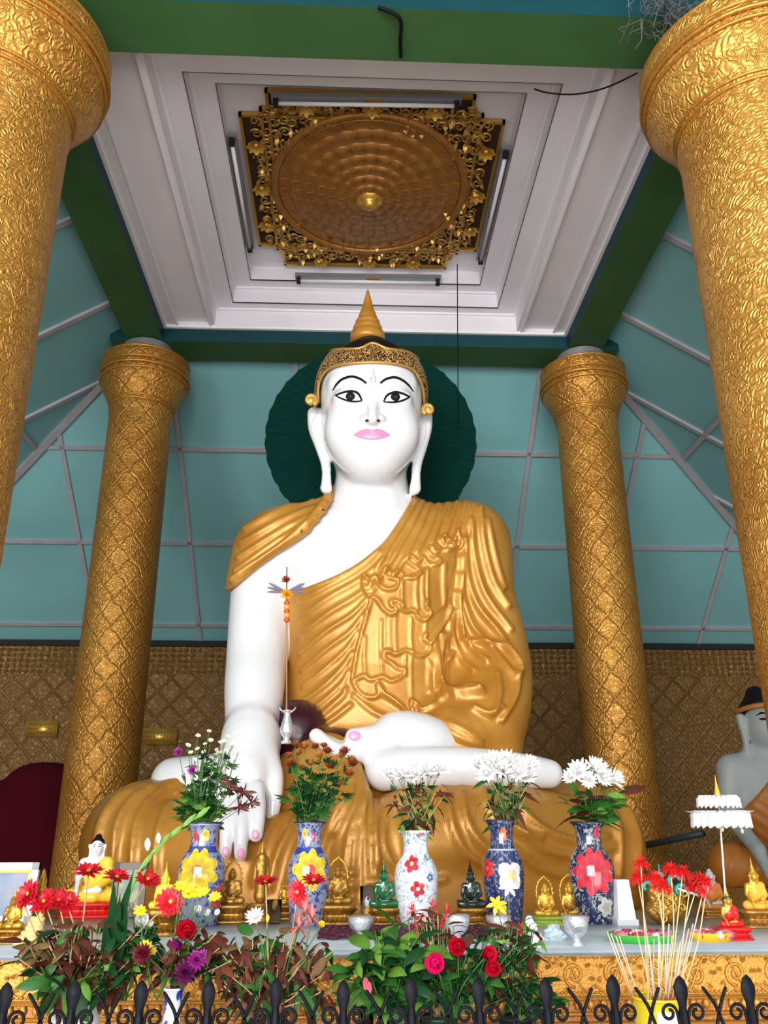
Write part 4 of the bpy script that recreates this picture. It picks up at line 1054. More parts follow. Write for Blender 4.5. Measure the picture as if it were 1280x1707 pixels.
def bloom(kind, col, name='bloom', seed=0):       # a bloom facing +z, about radius 1
    key = (kind, col, seed)
    if key in BC: return BC[key]
    R = random.Random(hash(kind) % 1 + seed*7+3); mb = MB(); mat = M_(kind+' petals', col, .45, (3, .25))
    def ringp(n, r0, z0, L, w, tilt, curl, j=.1, m=0, cup=.25):
        for i in range(n):
            a = 2*PIx*(i+R.uniform(-j, j))/n; tl = tilt+R.uniform(-.12, .12)
            d = (math.cos(a)*math.cos(tl), math.sin(a)*math.cos(tl), math.sin(tl)); u = (-math.cos(a)*math.sin(tl), -math.sin(a)*math.sin(tl), math.cos(tl))
            mb.petal((r0*math.cos(a), r0*math.sin(a), z0), d, u, L*R.uniform(.88, 1.08), w, curl, 3, m, .3, cup=cup)
    if kind == 'mum':
        ringp(14, .05, 0, 1.0, .13, .05, .5); ringp(12, .05, .08, .85, .12, .4, .7); ringp(10, .04, .12, .65, .11, .8, .8); ringp(7, .02, .15, .45, .1, 1.2, .6)
    elif kind == 'spiky':
        ringp(16, .05, 0, 1.0, .09, -.15, -.5, .3); ringp(12, .05, .06, .8, .09, .3, -.6, .3); ringp(8, .04, .1, .6, .08, .8, -.3, .3)
    elif kind == 'gerbera':
        ringp(16, .12, 0, .9, .16, .02, .1); ringp(14, .1, .05, .75, .13, .18, .1); ringp(10, .06, .08, .45, .10, .4, .2); mb.ball((0, 0, .06), (.18, .18, .1), 10, 5, 1)
    elif kind == 'daisy':
        ringp(9, .1, 0, .9, .24, .1, .2); mb.ball((0, 0, .06), (.3, .3, .18), 8, 5, 1)
    elif kind == 'rose':
        for k, (n, r, t, L, w) in enumerate(((6, .12, .25, .95, .5), (5, .1, .6, .9, .45), (5, .08, .95, .8, .38), (4, .05, 1.2, .75, .3), (3, .02, 1.4, .7, .22))): ringp(n, r, 0, L, w, t, .9, .2, cup=.45)
    elif kind == 'lily':
        ringp(6, .05, 0, 1.0, .22, .35, -.6, .05)
    elif kind == 'bud':
        for i in range(5):
            a = i*2*PIx/5; mb.petal((.04*math.cos(a), .04*math.sin(a), 0), (math.cos(a)*.25, math.sin(a)*.25, 1), (-math.cos(a), -math.sin(a), .2), 1.2, .3, .3, 4, cup=.4)
    elif kind == 'tuft':      # dry hanging brown cluster
        for i in range(16):
            a = R.uniform(0, 6.3); t = R.uniform(-1.0, 1.0); mb.petal((0, 0, 0), (math.cos(a)*math.cos(t), math.sin(a)*math.cos(t), math.sin(t)), (0, 0, 1), R.uniform(.6, 1.1), .12, R.uniform(-.8, .8), 3, tip=.1)
    me = bm_mesh(mb, 'bloom', [mat, M_CEN] if kind in ('gerbera', 'daisy') else [mat]); BC[key] = me; return me
LC = {}
def leaf_mesh(kind, mi):
    if (kind, mi) in LC: return LC[(kind, mi)]
    mb = MB(); w = {'broad': .22, 'narrow': .10, 'fern': .12}[kind]
    if kind == 'fern':      # a lobed chrysanthemum leaf
        for i, a in enumerate((-1.0, -.55, 0, .55, 1.0)):
            b = (0, 0, .15+.13*(2-abs(i-2))); mb.petal(b, (math.sin(a)*.9, 0, math.cos(a)), (0, -1, .2), .55 if i != 2 else .6, .10, .3, 3)
        mb.tube([(0, 0, 0), (0, 0, .4)], .02, 4)
    else: mb.petal((0, 0, 0), (0, 0, 1), (0, -1, 0), 1, w, {'broad': .7, 'narrow': .9}[kind], 6, tip=.05)
    me = bm_mesh(mb, 'leaf', [LEAF[mi]]); LC[(kind, mi)] = me; return me
def look(d, roll=0):
    return (Vector(d).to_track_quat('Z', 'Y') @ Matrix.Rotation(roll, 3, 'Z').to_quaternion()).to_euler()
def sub(name, me, parent, loc, rot, sc, label=None):
    o = bpy.data.objects.new(name, me); COL.objects.link(o); o.parent = parent; o.location = loc; o.rotation_euler = rot
    o.scale = sc if hasattr(sc, '__len__') else (sc,)*3; KIDS.setdefault(parent.name, []).append(o)
    if label: o['label'] = label
    return o
def flower(name, kind, col, base, tip, r, label, group, face=None, stem=None, sr=.0016, leaves=0, lk='narrow', lm=0, ls=.04, seed=0, bend=.02, cat='flower', calyx=True):
    base, tip = Vector(base), Vector(tip)
    t = thing(name, base, label, cat, group)
    mid = (base+tip)/2+Vector((random.uniform(-bend, bend), random.uniform(-bend, bend)*.6, 0))
    pts = [tuple(p) for p in catmull([base, mid, tip], 4)]
    MB().tube(pts, sr, 5).build('stem', stem or M_STEM, t)
    f = Vector(face) if face is not None else (tip-mid).normalized()
    sub('bloom', bloom(kind, col, seed=seed), t, tip-base, look(f, random.uniform(0, 6)), r)
    for i in range(leaves):
        k = random.uniform(.35, .9); p = base.lerp(tip, k); a = random.uniform(0, 2*PIx)
        sub('leaf', leaf_mesh(lk, lm if not hasattr(lm, '__len__') else random.choice(lm)), t, p-base, look((math.cos(a), math.sin(a)*.7-.2, random.uniform(.1, 1)), a), ls*random.uniform(.7, 1.2))
    return t
def sprig(base, tip, n, label, group, lk, lm, ls, spread=1.0, name='leafy_sprig', stem=None, up=(.0, .9)):
    base, tip = Vector(base), Vector(tip); t = thing(name, base, label, 'foliage', group)
    mid = (base+tip)/2+Vector((random.uniform(-.02, .02), random.uniform(-.01, .01), 0))
    pts = [Vector(p) for p in catmull([base, mid, tip], 4)]
    MB().tube([tuple(p) for p in pts], .0017, 5).build('stem', stem or (M_STEM if lm[0] < 3 else M_STEM2), t)
    for i in range(n):
        k = .3+.7*(i+.5)/n; p = pts[min(len(pts)-1, int(k*(len(pts)-1)+.5))]; a = random.uniform(0, 2*PIx)
        d = Vector((math.cos(a)*spread, math.sin(a)*spread*.7-.25, random.uniform(*up)))
        sub('leaf', leaf_mesh(lk, random.choice(lm)), t, p-base, look(d, random.uniform(-1.2, 1.2)+a*0), ls*random.uniform(.6, 1.25))
    return t
cnt_sprig = 0
def bush(px0, px1, py0, py1, Y, root, n, label, group, lk, lm, ls, nl=6, **kw):
    # n sprigs rising from the root and filling an area of the picture
    rx, ry = root
    lab0, grp0 = label, group
    for i in range(n):
        px = px0+(px1-px0)*(i+random.uniform(.1, .9))/n
        if n > 15: s_ = ('left', 'middle', 'right')[min(2, int(3*(px-px0)/(px1-px0)))]; label = lab0+', '+s_+' part'; group = grp0+', '+s_+' part'
        e = abs((px-(px0+px1)/2)/((px1-px0)/2))
        py = py0+(py1-py0)*(random.random()*.6+.4*e*e)
        yy = Y+random.uniform(-.07, .07)
        b = P(rx+random.uniform(-6, 6), ry, Y); q = P(px, py, yy)
        sprig(b, q, nl, label, group, lk, lm, ls, **kw)

# ------------------------------------------------------------------ porcelain vases
def vase_mat(name, base, dots, flowers, band=None, cx=0):
    m = Mt(name, .12, 0, .5, .6, base); x, y, z = m.xyz()
    th = x.atan2(y*-1.0)            # 0 at the front
    c = (*base, 1)
    v = m.comb(th*.085*1.0, z)
    nz = m.voro(dots[0], v); col = m.mix(nz.lt(dots[1]), base, dots[2])
    n3 = m.noise(60, 3, .6, v); n4 = m.noise(22, 2, .5, v, 1.5)
    col = m.mix((n4*26).sin().ss(.6, .9), col, dots[2] if sum(base) < .4 else (.25, .30, .42))
    n2 = m.noise(dots[3], 3, .6, v); col = m.mix(n2.ss(.52, .58), col, dots[4])
    if band:
        for (z0, z1, bc) in band: col = m.mix(z.gt(z0)*z.lt(z1), col, bc)
    for (u0, v0, R, npet, pc, cc) in flowers:
        du = (th*.083-u0); dv = z-v0; r = (du*du+dv*dv).sqrt(); a = dv.atan2(du)
        rad = ((a*(npet/2.0)).sin().abs()*.35+.60+n3*.2)*R
        col = m.mix((r-rad).lt(0), col, m.mix((r/rad).ss(.3, 1.0), tuple(k*.55 for k in pc), pc))
        col = m.mix(((r*(1.0/R)*9+(a*npet).sin()*.5).sin().gt(.75))*(r-rad).lt(0), col, tuple(k*.72 for k in pc))
        col = m.mix(r.lt(R*.26), col, cc)
    return m.color(col).m
VB_ = [(26, 0), (28, .0), (29, .01), (32, .10), (36, .28), (38, .45), (37.5, .55), (34, .63), (28, .69), (23, .735), (21.5, .78), (21, .86), (22, .92), (27, .97), (30, .985), (30.5, 1.0), (28, 1.005), (20, .97), (18, .9)]
def vase(px, py0, py1, Y, mat, label, hw=36, prof=VB_, rimmat=None):
    b = Vector(P(px, py0, Y)); b.z = AZ; h = P(px, py1, Y)[2]-AZ
    pm = pxm(Y, b.z+h*.4); t = thing('porcelain_vase', b, label, 'vase', 'tall flowered porcelain vases on the altar')
    k = hw/36.0
    body = [(r*k/pm, z*h) for r, z in prof]
    MB().lathe(body[:15], b, 40).build('body', mat, t)
    MB().lathe([body[13]]+body[13:], (b.x, b.y, b.z+.0005), 40, close=False).build('rim', rimmat or plain('dark rim glaze', (.03, .03, .05), .2), t)
    MB().lathe([(body[16][0]*.98, h*1.0), (.001, h*.985)], b, 20, close=False).build('vase_mouth', M_DARK, t)
    return t, Vector((b.x, b.y, b.z+h))
BL = (.05, .07, .26); NAVY = (.015, .022, .10)
V1 = vase_mat('blue vase with yellow flower', (.26, .28, .40), (60, .32, NAVY, 30, BL), [(-.005, .20, .080, 8, (.85, .62, .02), (.45, .15, .02)), (.02, .325, .026, 5, (.85, .60, .05), (.6, .3, .02)), (-.045, .32, .02, 5, (.75, .05, .03), (.5, .02, .02)), (.10, .1, .05, 6, (.7, .1, .1), (.8, .5, .1))], [(.262, .285, (.03, .05, .25))])
V2 = vase_mat('blue vase with yellow and red flower', (.28, .30, .42), (70, .32, NAVY, 34, BL), [(.01, .20, .075, 7, (.88, .66, .03), (.8, .05, .04)), (-.02, .09, .03, 5, (.8, .04, .10), (.7, .3, .2)), (-.03, .33, .022, 5, (.85, .6, .1), (.6, .2, .05)), (.03, .32, .018, 5, (.6, .05, .1), (.8, .4, .4))], [(.258, .28, (.03, .05, .28))])
V3 = vase_mat('white vase with small coloured flowers', (.80, .82, .84), (75, .20, (.10, .40, .50), 55, (.70, .76, .84)), [(.025, .335, .02, 6, (.62, .35, .35), (.8, .6, .2)), (-.025, .22, .032, 5, (.75, .03, .05), (.85, .6, .3)), (.0, .13, .028, 5, (.7, .02, .04), (.85, .7, .6)), (.05, .17, .016, 5, (.12, .22, .60), (.8, .8, .9)), (.055, .24, .013, 5, (.1, .45, .40), (.8, .8, .9)), (-.06, .30, .012, 5, (.1, .3, .6), (.8, .8, .5))])
V4 = vase_mat('blue vase with white flower', (.022, .032, .12), (48, .30, (.20, .24, .30), 24, (.015, .02, .08)), [(.016, .175, .054, 4, (.82, .80, .76), (.80, .50, .08)), (-.002, .325, .028, 5, (.88, .17, .04), (.9, .35, .05)), (-.085, .20, .035, 6, (.75, .03, .03), (.6, .1, .05)), (-.03, .05, .026, 5, (.88, .52, .04), (.85, .3, .02))], [(.265, .272, (.4, .42, .55))])
V5 = vase_mat('blue vase with red flower', (.016, .024, .08), (44, .34, (.34, .37, .32), 24, (.012, .018, .06)), [(-.012, .19, .085, 9, (.72, .04, .07), (.5, .0, .02)), (.04, .33, .024, 5, (.7, .04, .08), (.5, .02, .04)), (.03, .06, .035, 5, (.55, .56, .48), (.3, .3, .3))])
VY = 3.62
vases = []
for px, mat, hw, lab, top, bot in ((330, V1, 37, 'blue porcelain vase painted with a large yellow flower, leftmost on the altar', 1371, 1548), (512, V2, 34, 'blue porcelain vase with a yellow and red painted flower, second from left', 1370, 1548),
                              (695, V3, 35, 'white porcelain vase with small red, teal and blue flowers', 1385, 1560), (843, V4, 33, 'dark blue porcelain vase painted with a white flower and orange neck flower', 1367, 1546), (993, V5, 36, 'dark blue porcelain vase painted with a large red flower', 1370, 1546)):
    t, top_ = vase(px, bot, top, VY, mat, lab, hw, rimmat=plain('white rim glaze', (.8, .8, .8), .2) if px == 695 else None); vases.append((px, top, top_))

def vpt(px, py, Y=VY): return P(px, py, Y)
# flowers in the five vases
W_ = (.93, .93, .91)
g = 'white chrysanthemums in the dark blue vase with the red flower'; b = lambda i: P(vases[i][0]+random.uniform(-7, 7), vases[i][1]+25, VY)
def leaves_in(i, x0, x1, y0, y1, n, lm, lk, ls, lab, nl=7, **kw):
    for k in range(n):
        px = x0+(x1-x0)*(k+random.uniform(.2, .8))/n; py = random.uniform(y0, y1)
        sprig(b(i), P(px, py, VY+random.uniform(-.06, .05)), nl, lab, lab+' ', lk, lm, ls, **kw)
for (px, py, r, f) in ((965, 1288, 22, (-.3, -.8, .5)), (992, 1283, 22, (.1, -.7, .8)), (1003, 1296, 20, (.3, -.8, .2)), (1022, 1300, 20, (.6, -.6, .3)), (952, 1296, 15, (-.6, -.7, .3)), (980, 1301, 16, (0, -.9, .1))):
    flower('white_chrysanthemum', 'mum', W_, b(4), P(px, py, VY-.03), r/395, 'white chrysanthemum in the rightmost vase with the red painted flower', g, f, leaves=1, lk='broad', lm=0, ls=.07)
leaves_in(4, 935, 1050, 1315, 1350, 8, (0, 0, 2, 3), 'broad', .10, 'broad-leaved green sprig in the rightmost vase with the red painted flower')
for i in range(18):
    px = 798+90*(i+.5)/18+random.uniform(-4, 4); flower('white_chrysanthemum', 'mum', W_, b(3), P(px, random.uniform(1268, 1298), VY+random.uniform(-.08, .02)), .048, 'white chrysanthemum in the blue vase with the white painted flower', 'white chrysanthemums in the blue vase with the white painted flower', (random.uniform(-.5, .5), -.9, .6), leaves=1, lk='fern', lm=(1, 3), ls=.05)
leaves_in(3, 800, 885, 1300, 1340, 12, (3, 1, 4, 0), 'narrow', .075, 'brown and green sprig in the blue vase with the white painted flower', up=(-.6, .6))
for i in range(14):
    px = 643+94*(i+.5)/14; flower('white_chrysanthemum', 'mum', W_, b(2), P(px, random.uniform(1283, 1298), VY+random.uniform(-.06, .02)), .042, 'white chrysanthemum in the white porcelain vase', 'white chrysanthemums in the white porcelain vase', (random.uniform(-.6, .6), -.8, .7), leaves=1, lk='fern', lm=(1, 3), ls=.05)
leaves_in(2, 648, 745, 1300, 1340, 13, (5, 3, 1, 2, 3), 'narrow', .075, 'rust and green sprig in the white porcelain vase', up=(-.7, .5))
for i, (px, py) in enumerate(((492, 1243), (508, 1247), (527, 1247), (540, 1245), (534, 1262), (545, 1255), (480, 1262), (497, 1258), (575, 1255), (584, 1270), (570, 1262), (590, 1276), (580, 1292), (519, 1275), (485, 1276), (503, 1283), (565, 1310), (549, 1280))):
    flower('rust_chrysanthemum', 'mum', ((.34, .09, .02), (.42, .16, .03), (.22, .04, .02))[i % 3], b(1), P(px, py, VY+random.uniform(-.06, .04)), random.uniform(.022, .032), 'rust orange chrysanthemum in the second vase from left', 'rust chrysanthemums in the second vase from left', (random.uniform(-.5, .5), -.5, .9), leaves=3, lk='fern', lm=(0, 1), ls=.045)
leaves_in(1, 478, 580, 1290, 1345, 13, (1, 0, 1, 1, 2), 'fern', .065, 'dark green feathery sprig in the second vase from left')
for i in range(24):
    px = 312+86*(i+.5)/24+random.uniform(-6, 6); py = random.uniform(1214, 1262)+ (abs(px-350)*.25)
    flower('white_aster', 'daisy', (.80, .86, .74), b(0), P(px, py, VY+random.uniform(-.08, .05)), random.uniform(.009, .014), 'small white aster in the leftmost vase', 'small white asters in the leftmost vase', (random.uniform(-.5, .5), -.7, .7), leaves=3, lk='narrow', lm=(0, 1), ls=.035)
leaves_in(0, 300, 390, 1255, 1340, 17, (1, 0, 1, 2), 'fern', .065, 'dark green leafy sprig in the leftmost vase')
leaves_in(0, 305, 365, 1310, 1350, 5, (2, 0), 'broad', .075, 'broad light green sprig in the leftmost vase')
for px, py in ((298, 1255), (321, 1285)):
    flower('purple_flower', 'mum', (.30, .03, .25), b(0), P(px, py, VY-.05), .022, 'small purple flower on the left of the leftmost vase', 'purple flowers in the leftmost vase', (-.3, -.9, .4))
for px, py, r in ((405, 1320, .055), (388, 1312, .06), (418, 1338, .045), (398, 1345, .05)):
    flower('withered_lily', 'tuft', (.13, .035, .03), b(0), P(px, py, VY-.07), r, 'withered dark red lily leaning from right side of the leftmost vase', 'withered lilies in the leftmost vase', (.8, -.5, -.2))
# ------------------------------------------------------------------ seated figures, made once in unit size
def fg_body(X):
    f = ell(X, (0, .02, .80), (.098, .115, .125)); f = smin(f, ell(X, (0, -.02, .745), (.075, .08, .085)), .06)
    f = smin(f, cap(X, (0, .03, .60), (0, .02, .72), .07, .055), .04)
    f = smin(f, cap(X, (0, -.095, .80), (0, -.115, .765), .008, .016), .02)
    for s in (-1, 1): f = smin(f, cap(X, (s*.120, .0, .825), (s*.106, .0, .665), .026, .014), .008)
    t = ell(X, (0, .05, .42), (.17, .12, .26)); t = smin(t, cap(X, (-.17, .05, .57), (.17, .05, .57), .07, .07), .08); f = smin(f, t, .06)
    for s in (-1, 1):
        f = smin(f, cap(X, (s*.20, .05, .56), (s*.245, .02, .34), .062, .05), .05)
    f = smin(f, cap(X, (-.245, .02, .34), (-.22, -.20, .17), .048, .034), .03)
    f = smin(f, cap(X, (-.22, -.20, .17), (-.215, -.27, .05), .034, .02), .02)
    f = smin(f, cap(X, (.245, .02, .34), (.05, -.18, .20), .048, .036), .03)
    return smin(f, cap(X, (.12, -.20, .175), (-.10, -.21, .165), .05, .035), .03)
def fg_legs(X):
    f = None
    for s in (-1, 1):
        g = cap(X, (s*.12, .12, .12), (s*.31, -.06, .10), .12, .095); g = smin(g, cap(X, (s*.31, -.06, .09), (-s*.05, -.19, .08), .09, .07), .05)
        f = g if f is None else smin(f, g, .04)
    return smax(f, .0-X[2], .01)
def fg_robe(X, cover=0):
    t = ell(X, (0, .05, .42), (.17, .12, .26)); t = smin(t, cap(X, (-.17, .05, .57), (.17, .05, .57), .07, .07), .08)
    t = smin(t, cap(X, (.20, .05, .56), (.245, .02, .34), .066, .056), .06); t = smin(t, cap(X, (.245, .02, .34), (.08, -.16, .22), .056, .045), .05)
    if cover: t = smin(t, cap(X, (-.20, .05, .56), (-.245, .02, .34), .066, .056), .06)
    t = t-.012+.004*np.sin((X[0]*.8+X[2])*110)
    if not cover: t = smax(t, (X[2]-.555-X[0]*1.1)*.66+0*X[1], .01)
    return smin(t, fg_legs(X)-.006+.003*np.sin((np.abs(X[0])*1.0+X[2]*.6)*90), .04)
def fg_hair(X):
    f = ell(X, (0, .035, .83), (.108, .122, .125)); f = smax(f, .835-X[2]-np.maximum(X[1]-.0, -.2)*1.2+0*X[0], .01)
    return smin(f, ell(X, (0, .04, .955), (.05, .05, .045)), .03)
FM = {}
def fmesh(k, h):
    if (k, h) not in FM:
        fn, lo, hi = {'body': (fg_body, (-.36, -.34, -.02), (.36, .26, 1.0)), 'robe': (fg_robe, (-.46, -.34, -.03), (.46, .30, .8)), 'cover': (lambda X: fg_robe(X, 1), (-.46, -.34, -.03), (.46, .30, .8)), 'hair': (fg_hair, (-.16, -.16, .70), (.16, .2, 1.04))}[k]
        FM[(k, h)] = sdfmesh(fn, lo, hi, h*(.6 if k == 'hair' else 1), 1)
    return FM[(k, h)]
def fmarch(xs_, zs_):       # the front of the unit figure's face
    y = np.full(len(xs_), -.3)
    for _ in range(40): y = y+np.clip(fg_body([np.array(xs_), y, np.array(zs_)]), -.02, .05)*.8
    return y
def local(name, V, F, mat, t, s):
    o = npmesh(name, np.asarray(V)*s, F, mat); o.parent = t; o.location = (0, 0, 0); KIDS.setdefault(t.name, []).append(o); return o
def fpatch(name, pts, mat, t, s, off=.003):
    pts = np.array(pts); c = pts.mean(0); n = len(pts); al_ = np.concatenate([[c], c+(pts-c)*.5, pts]); y = fmarch(al_[:, 0], al_[:, 1])-off; y[-n:] += off*.7
    V = np.stack([al_[:, 0], y, al_[:, 1]], 1)*s
    F = [(0, 1+i, 1+(i+1) % n) for i in range(n)]+[(1+i, 1+n+i, 1+n+(i+1) % n, 1+(i+1) % n) for i in range(n)]
    mb = MB(); mb.add(V, F); o = mb.build(name, mat, None); o.parent = t; o.location = (0, 0, 0); KIDS.setdefault(t.name, []).append(o); return o
def elp(cx, cz, rx, rz, n=12): return [(cx+rx*math.cos(2*PIx*i/n), cz+rz*math.sin(2*PIx*i/n)) for i in range(n)]
def figure(loc, H, skin, robe, hair, label, ped=None, pedh=.0, pedw=.44, spire=None, rz=0, h=.02, facep=True, cat='figurine', name='buddha_figurine', band=None, cover=False, halo=None, lip=None, bandr=.017):
    t = thing(name, loc, label, cat); t.rotation_euler = (0, 0, rz)
    z0 = pedh*H; s = H*(1-pedh)
    def lp(o): o.location = (0, 0, z0); return o
    lp(local('body', *fmesh('body', h), skin, t, s)); lp(local('robe', *fmesh('cover' if cover else 'robe', h), robe, t, s))
    if hair: lp(local('hair', *fmesh('hair', h), hair, t, s))
    if facep:
        for q in (-1, 1):
            lp(fpatch('eye', elp(q*.038, .808, .021, .0065), M_BLACK, t, s)); lp(fpatch('eyebrow', [(q*.015, .832), (q*.038, .842), (q*.065, .828), (q*.065, .832), (q*.038, .848), (q*.015, .838)], M_BLACK, t, s))
        lp(fpatch('lips', elp(0, .735, .024, .008), lip or M_LIP, t, s))
    def wl(mb, nm, m, par=None):
        o = mb.build(nm, m, None); o.parent = par or t; o.location = (0, 0, 0); KIDS.setdefault(t.name, []).append(o); return o
    if ped:
        w = pedw*H; k = pedh*H; mb = MB()
        mb.lathe([(w*1.0, 0), (w*1.02, k*.12), (w*.86, k*.2), (w*.78, k*.42), (w*.74, k*.5), (w*.8, k*.6), (w*.96, k*.8), (w*1.0, k*.92), (w*.92, k)], (0, 0, 0), 28, mod=lambda a, z: 1/max(abs(math.cos(a))**6+abs(math.sin(a)/.75)**6, 1e-3)**(1/6)); pdo = wl(mb, 'pedestal', ped)
        lt = MB()
        for i in range(22):
            a = 2*PIx*i/22; q = 1/max(abs(math.cos(a))**6+abs(math.sin(a)/.75)**6, 1e-3)**(1/6)
            lt.petal((w*.8*q*math.cos(a), w*.8*q*math.sin(a), k*.5), (math.cos(a)*.5, math.sin(a)*.5, 1), (math.cos(a), math.sin(a), 0), k*.42, k*.16, .5, 3)
            lt.petal((w*.82*q*math.cos(a), w*.82*q*math.sin(a), k*.45), (math.cos(a)*.5, math.sin(a)*.5, -1), (math.cos(a), math.sin(a), 0), k*.36, k*.15, .5, 3)
        tag(wl(lt, 'lotus_petals', ped, pdo), kind='stuff')
    if spire:
        wl(MB().lathe([(r*s, z*s) for r, z in ((.07, .93), (.075, .96), (.05, .98), (.055, 1.0), (.035, 1.03), (.038, 1.05), (.02, 1.09), (.012, 1.18), (.002, 1.30))], (0, .04*s, z0), 16), 'spire', spire)
    if band:
        pts = [(.112*math.cos(a), .03-.125*math.sin(a), .862+.02*math.sin(a)) for a in np.linspace(-.35, PIx+.35, 22)]
        wl(MB().tube([(x*s, y*s, z*s+z0) for x, y, z in pts], bandr*s, 8, flat=1.8), 'headband', band)
    if halo:
        pts = [(.30*math.sin(a)*(1-.22*abs(a/PIx)), .14, .62+.52*math.cos(a)+(.05 if abs(a) < .2 else 0)) for a in np.linspace(-PIx*.86, PIx*.86, 40)]
        wl(MB().tube([(x*s, y*s, z*s+z0) for x, y, z in pts], .022*s, 6), 'arch_frame', halo)
        fl = MB()
        for x, y, z in pts[::2]:
            d = Vector((x, 0, z-.62)).normalized(); fl.petal((x*s, y*s, z*s+z0), d, (0, -1, 0), .07*s, .022*s, .5, 3)
        tag(wl(fl, 'flame_tips', halo), kind='stuff')
    return t
M_YEL = M_('yellow robe paint', (.85, .55, .05), .3); M_ORG = M_('orange yellow paint', (.85, .40, .04), .3); M_RED = M_('red lacquer', (.62, .015, .015), .25); M_JADE = plain('green jade', (.01, .11, .035), .12, 0, .6)
M_DKJ = plain('near black jade', (.008, .018, .012), .15, 0, .6); M_BRG = plain('bright gold leaf', (.64, .36, .04), .3, .6, 0, (80, .003), (30, .3)); M_BRZ = plain('bronze gold', (.36, .18, .028), .38, .6, 0, (80, .003), (30, .4)); M_GREY = M_('shaded grey skin', (.33, .37, .37), .5, (6, .12)); M_ORB = M_('orange brown robe', (.40, .14, .02), .45)  # grey skin: on the large side statue, shade is put into this colour
def at(px, py, Y=None): return A(px, py) if Y is None else Vector((P(px, py, Y)[0], Y, AZ))
def fig(px, pyb, pyt, skin, robe, hair, label, **kw):
    b = A(px, pyb); H = (P(px, pyt, b.y)[2]-AZ); return figure(b, H/(kw.pop('hs', 1.0)), skin, robe, hair, label, **kw)
fig(150, 1527, 1387, M_SKIN, M_YEL, M_BLACK, 'white-skinned figurine in a yellow robe on a red base, left of the vases', ped=M_RED, pedh=.17, pedw=.40, rz=.15, hs=1.02)
fig(640, 1541, 1428, M_JADE, M_JADE, M_DKJ, 'green jade Buddha figurine with pointed crown on gold pedestal', ped=M_BRZ, pedh=.30, pedw=.28, spire=M_JADE, hs=1.2, facep=False)
fig(787, 1541, 1430, M_DKJ, M_DKJ, M_DKJ, 'nearly black Buddha figurine with pointed crown on gold pedestal', ped=M_BRZ, pedh=.30, pedw=.28, spire=M_BLACK, hs=1.2, facep=False)
fig(562, 1541, 1432, M_BRZ, M_BRZ, M_BRZ, 'gold Buddha figurine framed by flame arch, right of second vase', ped=M_BRZ, pedh=.34, pedw=.33, halo=M_BRG, hs=1.10, facep=False)
fig(383, 1538, 1436, M_BRZ, M_GOLDD, M_BRZ, 'brown gold Buddha figurine beneath the great hand, right of the first vase', ped=M_GOLDD, pedh=.34, pedw=.36, halo=M_GOLDD, hs=1.12, facep=False)
fig(472, 1532, 1470, M_BRG, M_BRG, M_BRG, 'tiny bright gold figurine just left of the second vase', ped=M_BRZ, pedh=.4, pedw=.5, hs=1.0, facep=False)
fig(912, 1541, 1468, M_BRG, M_BRG, M_BRG, 'gold figurine in arch frame on green and blue cushion', ped=M_('green cushion', (.30, .42, .06), .6), pedh=.20, pedw=.46, halo=M_BRG, hs=1.06, facep=False)
fig(953, 1538, 1466, M_BRG, M_BRZ, M_BRG, 'gold figurine in arch frame beside the vase with red flower', ped=M_BRZ, pedh=.12, pedw=.42, halo=M_BRG, hs=1.06, facep=False)
fig(268, 1560, 1445, M_YEL, M_YEL, M_YEL, 'bright yellow Buddha figurine on round gold stand behind white roses', ped=M_BRZ, pedh=.42, pedw=.26, hs=1.08, spire=M_YEL, facep=False)
fig(14, 1572, 1478, M_BRZ, M_BRG, M_BRZ, 'old gold Buddha figurine at left corner of the altar', ped=M_BRZ, pedh=.30, pedw=.38, hs=1.16, spire=M_BRG, facep=False)
fig(1222, 1566, 1472, M_GOLDF, M_RED, M_('dark green hair', (.01, .10, .09), .4), 'gold and red deity figurine with green hair at right of altar', ped=M_RED, pedh=.28, pedw=.44, spire=M_BRG, hs=1.25, lip=M_RED)
fig(1192, 1528, 1448, M_GREY, M_ORB, M_GREY, 'grey-headed figurine in orange robe behind the yellow tray', ped=M_GOLDD, pedh=.15, pedw=.4, facep=False)
fig(1268, 1545, 1432, M_BRG, M_ORG, M_BRG, 'gold and orange figurine at the right edge of the altar', ped=M_GOLDD, pedh=.30, pedw=.4, spire=M_BRG, hs=1.15, facep=False)
# standing gold figure
b = A(432, 1538); H = P(432, 1410, b.y)[2]-AZ; t = thing('standing_figurine', b, 'slim standing gold figurine between the first and second vases', 'figurine')
V, F = sdfmesh(lambda X: smin(smin(smin(ell(X, (0, 0, .92), (.05, .05, .065)), cap(X, (0, 0, .80), (0, .01, .30), .095, .11), .03), cap(X, (0, .01, .35), (0, .01, .12), .10, .13), .03), np.minimum(cap(X, (-.10, 0, .78), (-.07, -.08, .58), .035, .025), cap(X, (.10, 0, .78), (.13, 0, .45), .035, .03)), .03), (-.2, -.2, -.02), (.2, .2, 1.02), .02, 1)
o = local('body', V, F, M_BRZ, t, H*.75); o.location = (0, 0, H*.25)
MB().lathe([(.17*H, 0), (.17*H, .06*H), (.12*H, .09*H), (.11*H, .18*H), (.15*H, .22*H), (.15*H, .25*H)], b, 20).build('pedestal', M_GOLDD, t)
MB().lathe([(.04*H, .955*H), (.02*H, 1.0*H), (.001, 1.05*H)], b, 12, close=False).build('crown', M_BRG, t)
